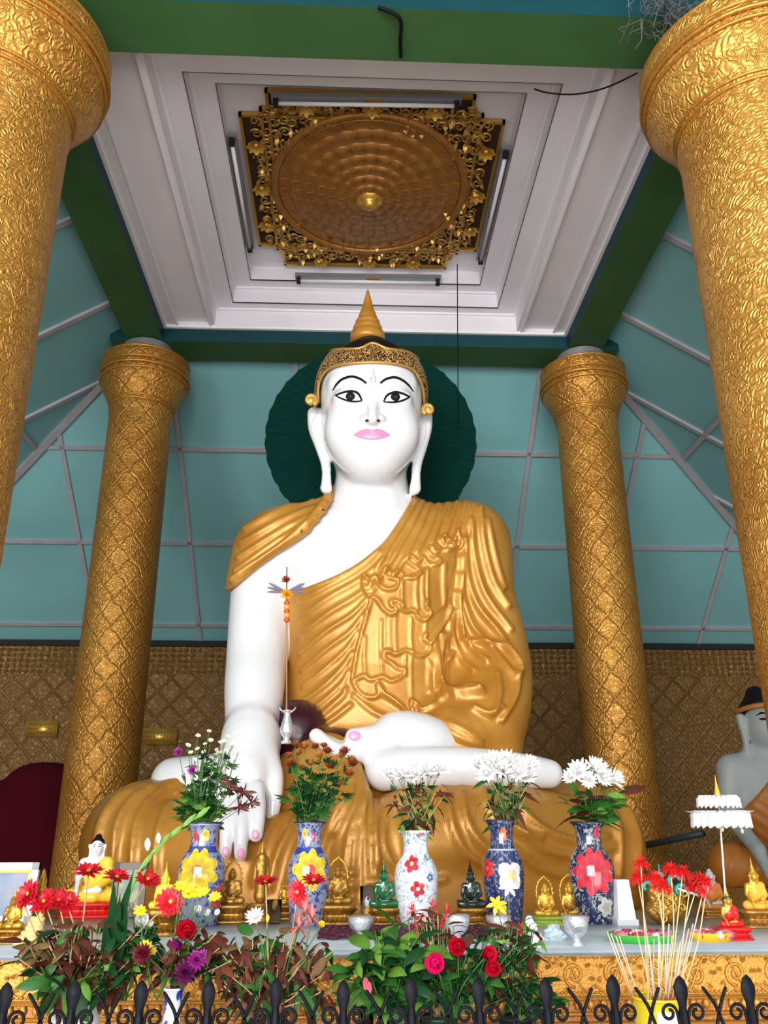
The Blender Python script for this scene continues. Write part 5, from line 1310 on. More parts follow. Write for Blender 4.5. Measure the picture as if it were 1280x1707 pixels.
# shaded grey seated statue at the right, maroon draped one at the left
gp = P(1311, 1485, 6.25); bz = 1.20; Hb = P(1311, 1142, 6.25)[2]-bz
tt = thing('side_plinth', (gp[0], 6.25, 0), 'plain gold plinth under the shaded grey seated statue at the right', 'plinth')
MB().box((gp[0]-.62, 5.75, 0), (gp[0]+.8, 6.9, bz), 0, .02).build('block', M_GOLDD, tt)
figure(Vector((gp[0]+.02, 6.25, bz)), Hb, M_GREY, M_ORB, M_HAIR, 'shaded grey life-sized seated Buddha statue at the right edge behind the altar', h=.0125, cat='statue', name='shaded_grey_statue', band=M_('orange headband', (.45, .17, .03), .4), bandr=.0075, rz=0)
mp = P(28, 1480, 8.7); mt = thing('draped_statue', (mp[0]-.1, 8.75, 1.0), 'dark maroon cloth draped over a seated statue behind the left column', 'statue')
def mar(X):
    f = chain(X, [(P(70, 1338, 8.75), .40), (P(48, 1390, 8.7), .52), (P(-20, 1420, 8.7), .62)], .1); f = smin(f, cap(X, P(80, 1490, 8.6), P(-80, 1500, 8.6), .5, .6), .2)
    return f+.02*np.sin(X[0]*9+X[2]*1.5)
V, F = sdfmesh(mar, (-6.6, 7.4, .5), (-2.2, 10.2, 3.2), .035, 1); npmesh('draped_cloth', V, F, M_('dark maroon cloth', (.055, .003, .008), .95, None, .05), mt, ORG['draped_statue'])
MB().box((-5.9, 8.1, 0), (-3.3, 9.5, .95)).build('seat', M_GOLDD, mt, False)

# ------------------------------------------------------------------ smaller altar things
def lathe_thing(name, px, pyb, pyt, prof, mat, label, cat, group=None, Y=None, part='body', n=28):
    b = at(px, pyb, Y); pm = pxm(b.y, AZ+.05); h = P(px, pyt, b.y)[2]-AZ
    t = thing(name, b, label, cat, group); MB().lathe([(r/pm, z*h) for r, z in prof], b, n).build(part, mat, t); return t, b, pm, h
M_SIL = plain('hammered silver', (.72, .75, .80), .25, .7, 0, (70, .004))
for px, yb, yt, w, lab in ((601, 1566, 1527, 21, 'silver footed offering bowl left of the white vase'), (762, 1572, 1524, 22, 'silver footed offering bowl between the white vase and the blue vase'), (833, 1566, 1526, 20, 'silver footed offering bowl in front of the vase with white flower'), (962, 1577, 1526, 22, 'silver footed offering bowl left of the rightmost vase')):
    t, b, pm, h = lathe_thing('offering_bowl', px, yb, yt, [(w*.55, 0), (w*.6, .04), (w*.32, .16), (w*.28, .26), (w*.5, .32), (w*.85, .5), (w*.98, .75), (w, 1.0)], M_SIL, lab, 'bowl', 'silver offering bowls on the altar', part='bowl')
    MB().lathe([(w/pm, h*.97), (w*1.06/pm, h*.985), (w*1.06/pm, h*1.0), (w*.9/pm, h*1.0), (w*.86/pm, h*.93), (.001, h*.9)], b, 28, close=False).build('rim', M_SIL, t)
M_GL = glass('clear glass', (.97, .98, .99)); M_GL.node_tree.nodes['Principled BSDF'].inputs['IOR'].default_value = 1.12
for px, yb, yt, w, lab, k in ((614, 1540, 1477, 15, 'tall clear drinking glass left of the green figurine with orange charm inside', 1), (779, 1540, 1500, 17, 'clear drinking glass in front of the nearly black figurine', 0), (455, 1540, 1500, 14, 'small clear glass behind the white chrysanthemum', 0)):
    b = at(px, yb); pm = pxm(b.y, AZ); h = P(px, yt, b.y)[2]-AZ; t = thing('drinking_glass', b, lab, 'glass', 'clear glasses on the altar'); w /= pm
    MB().lathe([(.001, .001), (w*.8, 0), (w, h), (w*.93, h), (w*.74, h*.08), (.001, h*.08)], b, 24, close=False).build('glass', M_GL, t)
    if k:
        q = thing('paper_charm', b+Vector((0, 0, h*.1)), 'orange and white charm standing inside the tall glass', 'charm')
        MB().lathe([(.001, h*.1), (w*.5, h*.14), (w*.6, h*.3), (w*.3, h*.42), (.001, h*.45)], b, 14, close=False).build('orange_body', M_ORG, q)
        MB().ball((b.x-.004, b.y-.005, b.z+h*.55), (w*.4, w*.35, h*.14)).build('white_top', M_SKIN, q); MB().ball((b.x-.002, b.y-.012, b.z+h*.62), (w*.12, w*.12, h*.07)).build('black_spot', M_BLACK, q)
def tray(px0, px1, py, col, label):
    b = A((px0+px1)/2, py-8); w = (px1-px0)/2/pxm(b.y, AZ); t = thing('oval_tray', b, label, 'tray')
    el = lambda k, z: [(b.x+w*k*math.cos(a), b.y+w*.75*k*math.sin(a)*.9, b.z+z) for a in np.linspace(0, 2*PIx, 40, endpoint=False)]
    V = el(.85, 0)+el(1, .024)+el(1.03, .026)+el(.98, .024)+el(.83, .005); F = [(k*40+j, k*40+(j+1) % 40, (k+1)*40+(j+1) % 40, (k+1)*40+j) for k in range(4) for j in range(40)]+[tuple(range(39, -1, -1)), tuple(range(160, 200))]
    MB().add(V, F).build('tray_body', M_('tray plastic %s' % label[:6], col, .3), t)
    pk = [M_('pink wrapper', (.75, .18, .30), .3), M_('pale wrapper', (.80, .62, .64), .3), M_('crimson wrapper', (.50, .03, .08), .3)]
    n = 16
    for i in range(n):
        a = 2*PIx*i/n; rr = .72 if i % 2 else .55; c = (b.x+w*rr*math.cos(a), b.y+w*.6*rr*math.sin(a), b.z+.022)
        q = thing('wrapped_sweet', c, 'pink wrapped sweet on the '+label.split(' tray')[0]+' tray', 'sweet', 'wrapped sweets on the '+label.split(' tray')[0]+' tray')
        d = Vector((-math.sin(a+.4), math.cos(a+.4), .1))*.022; MB().tube([Vector(c)-d*1.2, Vector(c)-d*.8, Vector(c)-d*.7, Vector(c)+d*.7, Vector(c)+d*.8, Vector(c)+d*1.2], [.013, .005, .012, .012, .005, .013], 8).build('wrapper', pk[i % 3], q)
tray(1012, 1132, 1578, (.05, .52, .06), 'bright green tray of pink sweets at the front edge of altar')
tray(1148, 1226, 1576, (.90, .52, .01), 'golden yellow tray of pink sweets right of the green one')
# tapered white paper tower
b = A(1042, 1541); pm = pxm(b.y, AZ); h = P(1042, 1466, b.y)[2]-AZ; t = thing('paper_tower', b, 'white tapered paper tower right of the rightmost vase', 'ornament')
def frust(w0, w1, z0, z1): return MB().add([(b.x+i*w, b.y+j*w, b.z+z) for w, z in ((w0, z0), (w1, z1)) for i, j in ((-1, -1), (1, -1), (1, 1), (-1, 1))], [(3, 2, 1, 0), (4, 5, 6, 7), (0, 1, 5, 4), (1, 2, 6, 5), (2, 3, 7, 6), (3, 0, 4, 7)])
frust(15/pm, 10/pm, .02, h).build('shaft', M_('white paper', (.86, .86, .88), .7), t, False); frust(18/pm, 18/pm, 0, .02).build('foot', M_('grey paper foot', (.6, .62, .66), .7), t, False)
# cloth runner and crumpled plastic
cl = thing('patterned_runner', A(670, 1560), 'purple and magenta patterned cloth runner lying across the altar', 'cloth')
def run_mat():
    m = Mt('purple patterned cloth', .8, 0, .3, 0, (.15, .02, .08)); x, y, z = m.xyz()
    return m.color(m.mix(m.voro(45).lt(.25), (.10, .012, .05), (.62, .22, .36))).m
q0, q1, q2, q3 = A(528, 1568), A(832, 1568), A(826, 1538), A(534, 1538); nx = 40
V = []; F = []
for j in range(7):
    for i in range(nx+1):
        p = (q0.lerp(q1, i/nx)).lerp(q3.lerp(q2, i/nx), j/6); V.append((p.x, p.y, AZ+.004+.003*math.sin(i*1.3+j)))
for j in range(6):
    for i in range(nx): F.append((j*(nx+1)+i, j*(nx+1)+i+1, (j+1)*(nx+1)+i+1, (j+1)*(nx+1)+i))
MB().add(V, F).build('cloth', run_mat(), cl)
for px, yb, yt, w, lab in ((893, 1577, 1551, 15, 'crumpled white plastic bag at the altar edge right of the red flowers'), (884, 1556, 1526, 11, 'folded white paper leaning beside the small arch figurines'), (925, 1568, 1540, 18, 'translucent pale blue plastic cup with crumpled film')):
    b = A(px, yb); pm = pxm(b.y, AZ); h = P(px, yt, b.y)[2]-AZ; rr = random.Random(px)
    mb = MB(); nn = 14; kk = 8; V = []
    ph_ = [rr.uniform(0, 6) for _ in range(4)]
    for i in range(kk+1):
        for j in range(nn):
            a = 2*PIx*j/nn; z = h*i/kk; r = w/pm*(1+.22*math.sin(3*a+ph_[0]+i)+.15*math.sin(5*a+ph_[1]-i*1.7))*(1-.75*(i/kk)**2); V.append((b.x+r*math.cos(a), b.y+r*math.sin(a), b.z+z))
    F = [(i*nn+j, i*nn+(j+1) % nn, (i+1)*nn+(j+1) % nn, (i+1)*nn+j) for i in range(kk) for j in range(nn)]+[tuple(range(nn-1, -1, -1)), tuple(range(kk*nn, (kk+1)*nn))]
    tag(mb.add(V, F).build('crumpled_plastic', M_('white plastic', (.82, .86, .90) if px != 925 else (.55, .68, .74), .25), None, False, b), lab, 'bag' if px == 893 else 'wrapping')
# framed picture at the left edge, dark green picture behind
def pframe(px0, px1, py0, py1, Y, tilt, fm, im, pm_, label, inner=True):
    c0 = Vector(P(px0, py1, Y)); c1 = Vector(P(px1, py1, Y)); z1 = P(px1, py0, Y)[2]; h = z1-AZ; x0, x1 = c0.x, c1.x
    t = thing('picture_frame', ((x0+x1)/2, Y, AZ), label, 'picture')
    R = lambda x, z, d: (x, Y+d+(z)*tilt, AZ+z)
    def slabq(nm, xa, xb, za, zb_, d0, d1, m):
        V = [R(xa, za, d0), R(xb, za, d0), R(xb, zb_, d0), R(xa, zb_, d0), R(xa, za, d1), R(xb, za, d1), R(xb, zb_, d1), R(xa, zb_, d1)]
        MB().add(V, [(0, 1, 2, 3), (7, 6, 5, 4), (0, 4, 5, 1), (1, 5, 6, 2), (2, 6, 7, 3), (3, 7, 4, 0)]).build(nm, m, t, False)
    w = .028
    for a in ((x0, x0+w, 0, h), (x1-w, x1, 0, h), (x0, x1, 0, w), (x0, x1, h-w, h)): slabq('frame_bar', *a, 0, .02, fm)
    w2 = .010
    if inner:
        for a in ((x0+w, x0+w+w2, w, h-w), (x1-w-w2, x1-w, w, h-w), (x0+w, x1-w, h-w-w2, h-w)): slabq('gold_slip', *a, .003, .012, pm_)
    slabq('print', x0+w, x1-w, w, h-w, .008, .016, im)
def pm1():
    m = Mt('pale blue print', .6, 0, .2, 0, (.6, .7, .8)); n = m.noise(7, 3); return m.color(m.mix(n.ss(.35, .7), (.20, .26, .38), (.36, .36, .44))).m
def pm2():
    m = Mt('dark green print', .3, 0, .5, 0, (.05, .14, .05)); n = m.noise(14, 3); return m.color(m.mix(n.ss(.4, .6), (.03, .10, .03), (.22, .25, .06))).m
pframe(-70, 47, 1438, 1560, 3.72, .1, M_('grey silver frame', (.45, .45, .42), .3), pm1(), M_BRG, 'grey and gold framed pale blue picture at the left edge')
pframe(178, 236, 1438, 1545, 3.98, .05, M_('dark brown frame', (.10, .07, .05), .4), pm2(), M_BRG, 'dark green picture with brown frame behind the white-skinned figurine', False)
# gold shell ornament, gold finial, ornate gold and teal stand
b = A(44, 1576); t = thing('shell_ornament', b, 'cream gold ridged shell ornament right of old gold figurine', 'ornament'); mb = MB()
for i in range(6): mb.tube([(b.x+(.036-.005*i)*math.cos(a)+.006*i, b.y+(.03-.004*i)*math.sin(a), b.z+.009+.0135*i) for a in np.linspace(0, 2*PIx, 18, endpoint=False)], .009, 6, closed=True)
mb.ball((b.x+.034, b.y, b.z+.088), (.008, .008, .012)); mb.lathe([(.030, .002), (.026, .03), (.016, .06), (.008, .085)], (b.x+.01, b.y, b.z), 14); mb.build('shell', M_('cream gold', (.75, .55, .22), .3), t)
b = at(62, 1540, 3.9); t, b, pm, h = lathe_thing('gold_finial', 62, 1540, 1447, [(12, 0), (13, .1), (9, .18), (9, .3), (11, .42), (10.5, .55), (6, .66), (7, .74), (4.5, .84), (3, .93), (.5, 1)], M_BRG, 'small gold bottle-shaped finial right of the framed picture', 'ornament', Y=3.9)
b = A(1112, 1541); pm = pxm(b.y, AZ+.08); t = thing('ornate_stand', b, 'ornate gold carved stand with teal curls behind the red paper flowers', 'ornament')
sx = 1/pm; mb = MB()
V, F = sdfmesh(lambda X: smin(smin(ell(X, (0, 0, 22), (34, 18, 22)), ell(X, (-4, 0, 50), (25, 14, 18)), 10), ell(X, (16, 0, 40), (20, 12, 20)), 8)+1.6*np.sin(X[0]*.55)*np.sin(X[2]*.5), (-42, -24, -1), (44, 24, 76), 2.2, 1)
V = V*sx; V = V+np.array(b); npmesh('carved_body', V, F, M_BRZ, t, ORG[t.name])
for i in range(9):
    mb = MB(); a = random.uniform(0, 6); c = (b.x+random.uniform(-30, 32)*sx, b.y-20*sx, b.z+random.uniform(8, 55)*sx); mb.tube(spiral(c, 8*sx, 1.2, a, 1 if i % 2 else -1, (1, 0, 0), (0, 0, 1), 14, .2), 1.6*sx, 6); mb.build('gold_scroll', M_BRG, t)
M_TEALC = M_('teal enamel', (.01, .30, .26), .3)
for (x, z, r, w_) in ((-12, 72, 9, 4), (14, 66, 12, 4), (-32, 58, 9, 3.4), (24, 52, 11, 3.4)):
    MB().tube([(p[0], p[1], p[2]) for p in spiral((b.x+x*sx, b.y-14*sx, b.z+z*sx), r*sx, .6, .3, 1, (1, 0, 0), (0, 0, 1), 12, .5)], w_*sx, 8).build('teal_curl', M_TEALC, t)
MB().tube([(b.x-2*sx, b.y, b.z+60*sx), (b.x-4*sx, b.y, b.z+94*sx)], [3*sx, 1*sx], 8).build('teal_tip', M_TEALC, t)
MB().tube([(b.x+18*sx, b.y-20*sx, b.z+56*sx), (b.x+50*sx, b.y-20*sx, b.z+46*sx)], 2*sx, 6).build('pale_rod', M_('pale blue rod', (.6, .72, .76), .3), t)
# paper parasol on a stick
b = A(1212, 1545); top = Vector(P(1197, 1304, b.y)); t = thing('paper_parasol', b, 'white two-tier lace paper parasol on a thin white stick with gold tip', 'parasol')
c = Vector(P(1200, 1356, b.y)); pm = pxm(b.y, c.z); w = 47/pm; M_LACE = M_('white lace paper', (.80, .80, .90), .7)
MB().tube([b, b.lerp(c, .5), c+Vector((0, 0, .03))], .0035, 8).build('stick', M_('white stick', (.8, .76, .76), .4), t)
for k, (r, z0, z1) in enumerate(((w*.72, .028, .062), (w*.98, -.045, .005))):
    V = []; F = []; n = 72
    rows = [(r*.2, z1+.004), (r*.9, z1), (r, z1-.006), (r*1.0, (z0+z1)/2), (r*1.02, z0+.004), (r*1.02, z0-.004)]
    for i, (q, z) in enumerate(rows):
        for j in range(n):
            a = 2*PIx*j/n; f_ = 1+(.03*math.sin(j*1.31*3)+.03*(j % 2)) if i > 1 else 1; V.append((c.x+q*f_*math.cos(a), c.y+q*f_*math.sin(a), c.z+z+(.006*(j % 3-1) if i in (1, 5) else 0)))
    for i in range(len(rows)-1):
        for j in range(n): F.append((i*n+j, i*n+(j+1) % n, (i+1)*n+(j+1) % n, (i+1)*n+j))
    MB().add(V, F).build('lace_tier', M_LACE, t, False)
for j in range(26):
    a = 2*PIx*j/26; MB().petal((c.x+w*.93*math.cos(a), c.y+w*.93*math.sin(a), c.z+.0), (math.cos(a), math.sin(a), .9), (math.cos(a), math.sin(a), 0), .028, .012, .5, 3).build('paper_frill', M_LACE, t)
MB().lathe([(.010, .055), (.013, .065), (.009, .085), (.006, .10), (.003, .12), (.0008, .145)], c, 12).build('gold_tip', M_ORG, t)
for px, py in ((1204, 1382), (1219, 1366), (1237, 1385), (1244, 1368)):
    p = P(px, py, b.y-.06); MB().ball(p, (.006, .006, .010), 8, 6).build('yellow_drop', M_('pale yellow drop', (.85, .70, .30), .3), t)
o = MB().tube([P(1060, 1412, 7.34), P(1172, 1389, 6.7)], .026, 10).build('dark_rod', M_('dark blue grey rod', (.03, .04, .05), .5), None, True, Vector(P(1136, 1396, 7.0))); tag(o, 'dark blue grey rod sticking out of the right rear column', 'rod')
# silver vase with a tall tinsel stick in the statue's lap
b = Vector(P(477, 1240, 5.02)); pm = pxm(b.y, b.z); h = P(478, 1184, 5.02)[2]-b.z; t = thing('silver_vase', b, 'small silver vase standing in the lap beside the great hand', 'vase')
MB().lathe([(r/pm, z*h) for r, z in ((8, 0), (9, .06), (5.5, .12), (6, .18), (11, .34), (11.5, .44), (8.5, .62), (6, .8), (5, .9), (6.5, .96), (8, 1.0))], b, 24).build('body', M_SIL, t)
for s in (-1, 1): MB().tube([(b.x+s*5/pm, b.y, b.z+h*.92), (b.x+s*12/pm, b.y, b.z+h*1.03), (b.x+s*14/pm, b.y, b.z+h*1.1)], 1.2/pm, 6).build('lip_prong', M_SIL, t)
tp_ = Vector(P(478, 945, 5.02)); s_ = thing('tinsel_stick', b+Vector((0, 0, h*.3)), 'tall thin stick with orange flower and lilac gauze wings in front of arm', 'ornament')
MB().tube([b+Vector((0, 0, h*.3)), tp_], .005, 6).build('stick', M_('orange brown stick', (.45, .2, .05), .5), s_)
wn = MB(); cc = Vector(P(478, 987, 5.0)); k = 1/pxm(5.0, cc.z)
for s in (-1, 1):
    for a in (.15, -.1, -.35): wn.petal(cc, (s, -.3, a), (0, 0, 1), 33*k, 8*k, .3, 5, tip=.3)
wn.build('gauze_wings', M_('lilac gauze', (.58, .54, .68), .5), s_)
sub('orange_flower', bloom('mum', (.85, .40, .02)), s_, Vector(P(478, 992, 4.97))-ORG[s_.name], look((0, -1, .3)), 11*k)
sub('red_flower', bloom('mum', (.35, .05, .03)), s_, Vector(P(477, 968, 4.98))-ORG[s_.name], look((0, -1, .5)), 9*k)
for i in range(5): MB().ball(P(478, 1005+i*7, 4.99), (5*k, 5*k, 5*k), 8, 6).build('bead', M_ORG if i % 2 else M_('red bead', (.55, .1, .03), .3), s_)
# ------------------------------------------------------------------ front row: pots, bouquets, incense
SZ = .90
def pot(name, px, pyt, Y, w, prof, mat, label, cat='pot', part='body'):
    x, y, zt_ = P(px, pyt, Y); t = thing(name, (x, Y, SZ), label, cat); h = zt_-SZ; k = w/pxm(Y, zt_)
    MB().lathe([(r*k, z*h) for r, z in prof]+[(prof[-1][0]*k*.85, h*.985), (.001, h*.93)], (x, Y, SZ), 28, close=False).build(part, mat, t)
    MB().tube([(x+prof[-1][0]*k*math.cos(a), Y+prof[-1][0]*k*math.sin(a), zt_) for a in np.linspace(0, 2*PIx, 28, endpoint=False)], .0035, 6, closed=True).build('rim', mat, t); return t
POT = [(.75, 0), (.8, .05), (.95, .6), (1, 1.0)]; BOT = [(.9, 0), (1, .05), (1, .5), (.6, .7), (.45, .8), (.5, 1.0)]
pot('flower_pot', 128, 1672, 2.42, 40, POT, M_('white glazed pot', (.78, .80, .80), .2), 'white pot at left holding red gerberas')
def bwm():
    m = Mt('blue and white porcelain', .15, 0, .5, .5, (.8, .8, .85)); return m.color(m.mix(m.noise(28, 2).ss(.5, .56), (.78, .80, .86), (.03, .06, .45))).m
pot('porcelain_jar', 290, 1648, 2.42, 30, BOT, bwm(), 'blue and white porcelain jar behind the railing holding purple flowers', 'vase')
pot('glass_bottle', 612, 1680, 2.38, 22, BOT, glass('green glass', (.45, .75, .55)), 'green glass bottle behind the railing holding broad leaves', 'bottle')
pot('glass_bottle', 652, 1690, 2.42, 20, BOT, glass('pale glass', (.8, .9, .85)), 'pale clear glass bottle right of the green glass bottle', 'bottle')
pot('flower_pot', 440, 1690, 2.45, 34, POT, M_('dark brown pot', (.05, .025, .015), .4), 'dark brown pot holding the withered brown leaves')
pot('flower_pot', 730, 1695, 2.45, 34, POT, M_('dark green pot', (.02, .05, .03), .4), 'dark green pot holding the pink and red roses')
pot('flower_pot', 862, 1695, 2.45, 32, POT, M_('black pot', (.015, .015, .018), .4), 'black pot right of the red roses')
RED = (.50, .006, .018); Yb = 2.42
# bouquet of red gerberas
bush(28, 240, 1535, 1600, Yb, (128, 1668), 34, 'green and brown leafy sprig below the red gerberas in the white pot', 'leafy sprigs in the white pot', 'broad', (3, 0, 4, 3, 1, 5), .058, 7, up=(-.4, .8))
bush(60, 220, 1590, 1650, Yb-.05, (128, 1672), 16, 'broad drooping leaf sprig at rim of the white pot', 'drooping sprigs at rim of the white pot', 'broad', (0, 2, 3, 1), .062, 6, up=(-.9, .3))
gl = 'red gerbera daisies in the white pot'
for (px, py, r, f) in ((47, 1490, 24, (-.5, -.9, .3)), (74, 1503, 24, (-.2, -.8, .7)), (98, 1502, 26, (.1, -.6, .9)), (112, 1505, 20, (.3, -.7, .6)), (148, 1452, 24, (.1, -.45, 1)), (195, 1462, 23, (.2, -.35, 1)), (246, 1466, 22, (.4, -.5, .8)), (284, 1503, 24, (.2, -.95, .3)), (38, 1502, 14, (-.6, -.5, .2))):
    flower('red_gerbera', 'gerbera', RED, P(128+random.uniform(-8, 8), 1672, Yb), P(px, py, Yb-.02), r/640, 'red gerbera daisy in front of the framed picture at left' if px < 120 else 'red gerbera daisy in front of the white-skinned figurine' if px < 210 else 'red gerbera daisy near the yellow figurine', gl if px < 120 else gl+' (centre)' if px < 210 else gl+' (right)', f, M_STEM2, .002)
# gladiolus
b0 = P(165, 1668, Yb); tp2 = P(332, 1360, Yb-.02); t = thing('gladiolus', b0, 'long green gladiolus stem with white buds leaning across the first vase', 'flower')
pth = catmull([b0, P(190, 1570, Yb), P(228, 1460, Yb-.02), P(270, 1405, Yb-.02), tp2], 6); MB().tube([tuple(p) for p in pth], [.005-.00014*i for i in range(len(pth))], 7).build('stem', M_('fresh green stem', (.16, .40, .06), .4), t)
for i in range(7):
    p = Vector(pth[-2-i*2]); d = (Vector(pth[-1])-p).normalized(); MB().petal(p, d+Vector((.1*(-1)**i, 0, .1)), (0, -1, .3), .05, .007, .2, 3).build('bud', LEAF[2], t)
for px, py, s in ((246, 1410, .026), (264, 1398, .022)): sub('white_bud', bloom('bud', (.84, .76, .78)), t, Vector(P(px, py+8, Yb-.03))-Vector(b0), look((-.05, -.2, 1)), s)
for (x, y) in ((200, 1450), (210, 1480), (222, 1500), (180, 1520), (236, 1440)):
    a = Vector(P(172+random.uniform(-8, 14), 1640, Yb)); bb = Vector(P(x, y, Yb-.04)); L = (bb-a).length; MB().petal(a, bb-a, (0, -1, .1), L, .014, .25, 8, tip=.02).build('leaf', LEAF[1], t)
# white roses and small yellow flowers
bush(200, 262, 1520, 1580, Yb+.04, (205, 1668), 14, 'dark green fine leafed sprig with white roses', 'leafy sprigs around the white roses', 'broad', (1, 0, 1, 2), .038, 8)
for (px, py, r, k) in ((237, 1537, 16, 'rose'), (219, 1512, 9, 'rose'), (210, 1535, 7, 'rose'), (209, 1565, 9, 'rose'), (253, 1541, 8, 'rose'), (330, 1518, 9, 'rose'), (346, 1524, 8, 'rose'), (363, 1522, 7, 'rose')):
    flower('white_rose', k, (.84, .84, .78), P(210, 1665, Yb+.02), P(px, py, Yb), r/640, 'small white rose beside the yellow figurine' if px < 300 else 'tiny white rose in front of the first vase', 'small white roses near the yellow figurine' if px < 300 else 'tiny white roses in front of the first vase', (random.uniform(-.3, .3), -.9, .4), leaves=2, lk='broad', lm=1, ls=.035)
for (px, py) in ((300, 1478), (312, 1492), (325, 1490), (340, 1488), (358, 1496), (243, 1578), (252, 1590), (233, 1520), (316, 1483)):
    flower('yellow_flower', 'daisy', (.88, .72, .02), P(262, 1668, Yb), P(px, py, Yb-.03), .018, 'small bright yellow flower in front of the first vase' if px > 280 else 'small yellow flower among the white roses', 'yellow flowers in front of the first vase' if px > 280 else 'yellow flowers among the white roses', (random.uniform(-.4, .4), -.7, .7))
# purple and red flowers in the jar
bush(250, 400, 1545, 1625, Yb, (290, 1640), 30, 'dark red and green leafy sprig above the blue and white jar', 'leafy sprigs above the blue and white jar', 'broad', (3, 1, 3, 0, 5), .045, 7, up=(-.6, .7))
for (px, py, r, c, kd, nm, lab) in ((313, 1553, 22, (.50, .005, .02), 'rose', 'red_rose', 'deep red rose in front of the first vase'), (296, 1578, 13, (.30, .01, .22), 'rose', 'purple_flower', 'small bright purple flower left of the deep red rose'), (328, 1601, 17, (.30, .02, .22), 'mum', 'purple_flower', 'frilled purple flower below the deep red rose'),
                        (310, 1622, 20, (.12, .01, .08), 'mum', 'purple_flower', 'dark purple flower hanging over the blue and white jar'), (338, 1592, 10, (.40, .08, .32), 'mum', 'purple_flower', 'pale edged purple flower right of the frilled one'), (240, 1590, 18, (.14, .01, .02), 'mum', 'dark_red_flower', 'dark red flower under the white roses')):
    flower(nm, kd, c, P(290, 1645, Yb), P(px, py, Yb-.06), r/640, lab, None, (random.uniform(-.3, .2), -.95, .3), leaves=1, lk='broad', lm=1, ls=.04)
# withered bunch with the white chrysanthemum
bush(345, 560, 1550, 1625, Yb, (440, 1688), 46, 'withered brown and green sprig around the white chrysanthemum', 'withered sprigs in the dark brown pot', 'broad', (3, 5, 0, 3, 4, 1), .050, 7, up=(-1.0, .6))
bush(370, 560, 1600, 1665, Yb-.05, (440, 1690), 16, 'drooping withered sprig at rim of the dark brown pot', 'drooping withered sprigs in the dark brown pot', 'narrow', (3, 0, 5, 3), .07, 6, up=(-1.2, .1))
flower('white_chrysanthemum', 'mum', W_, P(440, 1688, Yb), P(425, 1532, Yb-.05), 17/640, 'single white chrysanthemum above the withered brown leaves', None, (-.1, -.7, .7), leaves=2, lk='broad', lm=0, ls=.04)
flower('yellow_flower', 'bud', (.88, .72, .02), P(440, 1688, Yb), P(446, 1537, Yb-.05), .015, 'yellow bud right of the single white chrysanthemum', None, (0, -.2, 1))
flower('yellow_flower', 'rose', (.88, .72, .02), P(470, 1688, Yb), P(536, 1542, Yb-.05), .012, 'small round yellow flower at the foot of second vase', None, (.1, -.9, .4))
for (px, py, r, f, lab) in ((443, 1470, 22, (0, -.25, 1), 'red gerbera seen edge-on left of the second vase'), (496, 1487, 19, (-.4, -.9, .1), 'red gerbera facing forward on the left of the second vase'), (523, 1468, 21, (.1, -.4, 1), 'red gerbera seen edge-on in front of the second vase')):
    flower('red_gerbera', 'gerbera', RED, P(450, 1688, Yb), P(px, py, Yb-.05), r/640, lab, None, f, M_STEM2, .002)
for (px, py) in ((508, 1520), (520, 1530), (498, 1545)): flower('pink_leaf_spray', 'tuft', (.55, .16, .14), P(470, 1688, Yb), P(px, py, Yb-.05), .035, 'pinkish red leafy spray in front of the second vase', 'pinkish red sprays in front of the second vase', (0, -.3, 1))
# green bunch with roses
bush(580, 720, 1545, 1625, Yb, (640, 1690), 26, 'fresh green broad-leaved sprig in the middle of the front row', 'fresh green sprigs in the glass bottles', 'broad', (0, 2, 0, 1, 2), .075, 6, up=(-.5, 1.0))
bush(590, 740, 1610, 1670, Yb-.05, (650, 1700), 12, 'low fresh green sprig over the glass bottles', 'low green sprigs over the glass bottles', 'broad', (0, 2, 1), .07, 6, up=(-.9, .5))
bush(690, 900, 1550, 1640, Yb, (760, 1695), 44, 'dark green sprig between the pink and red roses', 'dark green sprigs around the roses', 'broad', (1, 0, 1, 3, 0), .048, 7, up=(-.6, .8))
bush(680, 760, 1515, 1550, Yb+.03, (730, 1695), 12, 'red-tipped sprig in front of the white vase', 'red-tipped sprigs in front of the white vase', 'narrow', (3, 5, 0, 3), .045, 8)
bush(820, 905, 1530, 1580, Yb, (862, 1695), 16, 'reddish green sprig right of the roses', 'reddish sprigs in the black pot', 'narrow', (0, 3, 1, 3, 2), .055, 8)
bush(840, 930, 1620, 1680, Yb-.04, (866, 1700), 12, 'low dark green sprig at the black pot', 'low dark sprigs at the black pot', 'broad', (1, 0, 1), .05, 6, up=(-.6, .7))
for (px, py, r, c, lab) in ((726, 1607, 22, (.75, .01, .16), 'large magenta pink rose in the front row'), (763, 1580, 20, (.50, .004, .02), 'deep red rose above right of the magenta rose'), (812, 1592, 17, (.55, .005, .03), 'upper deep red rose of the pair on the right'), (822, 1615, 18, (.55, .005, .03), 'lower deep red rose of the pair on the right')):
    flower('rose', 'rose', c, P(755, 1694, Yb), P(px, py, Yb-.08), r/640, lab, None, (random.uniform(-.2, .2), -.95, .25), leaves=2, lk='broad', lm=1, ls=.05)
flower('pink_bud', 'bud', (.70, .15, .20), P(640, 1690, Yb), P(608, 1630, Yb-.08), .035, 'pale pink rosebud among fresh green leaves', None, (.25, -.5, -.6))
for (px, py) in ((688, 1520), (700, 1535), (718, 1530), (735, 1540), (745, 1520), (722, 1512), (695, 1550), (850, 1545), (835, 1560), (868, 1550)):
    flower('red_spray', 'tuft', (.50, .03, .03), P(740, 1694, Yb), P(px, py, Yb), .022, 'small red blossom spray in front of the white vase' if px < 800 else 'small red blossom spray in front of the blue vase with the white flower', 'red blossom sprays by the white vase' if px < 800 else 'red blossom sprays by the blue vase', (0, -.4, 1))
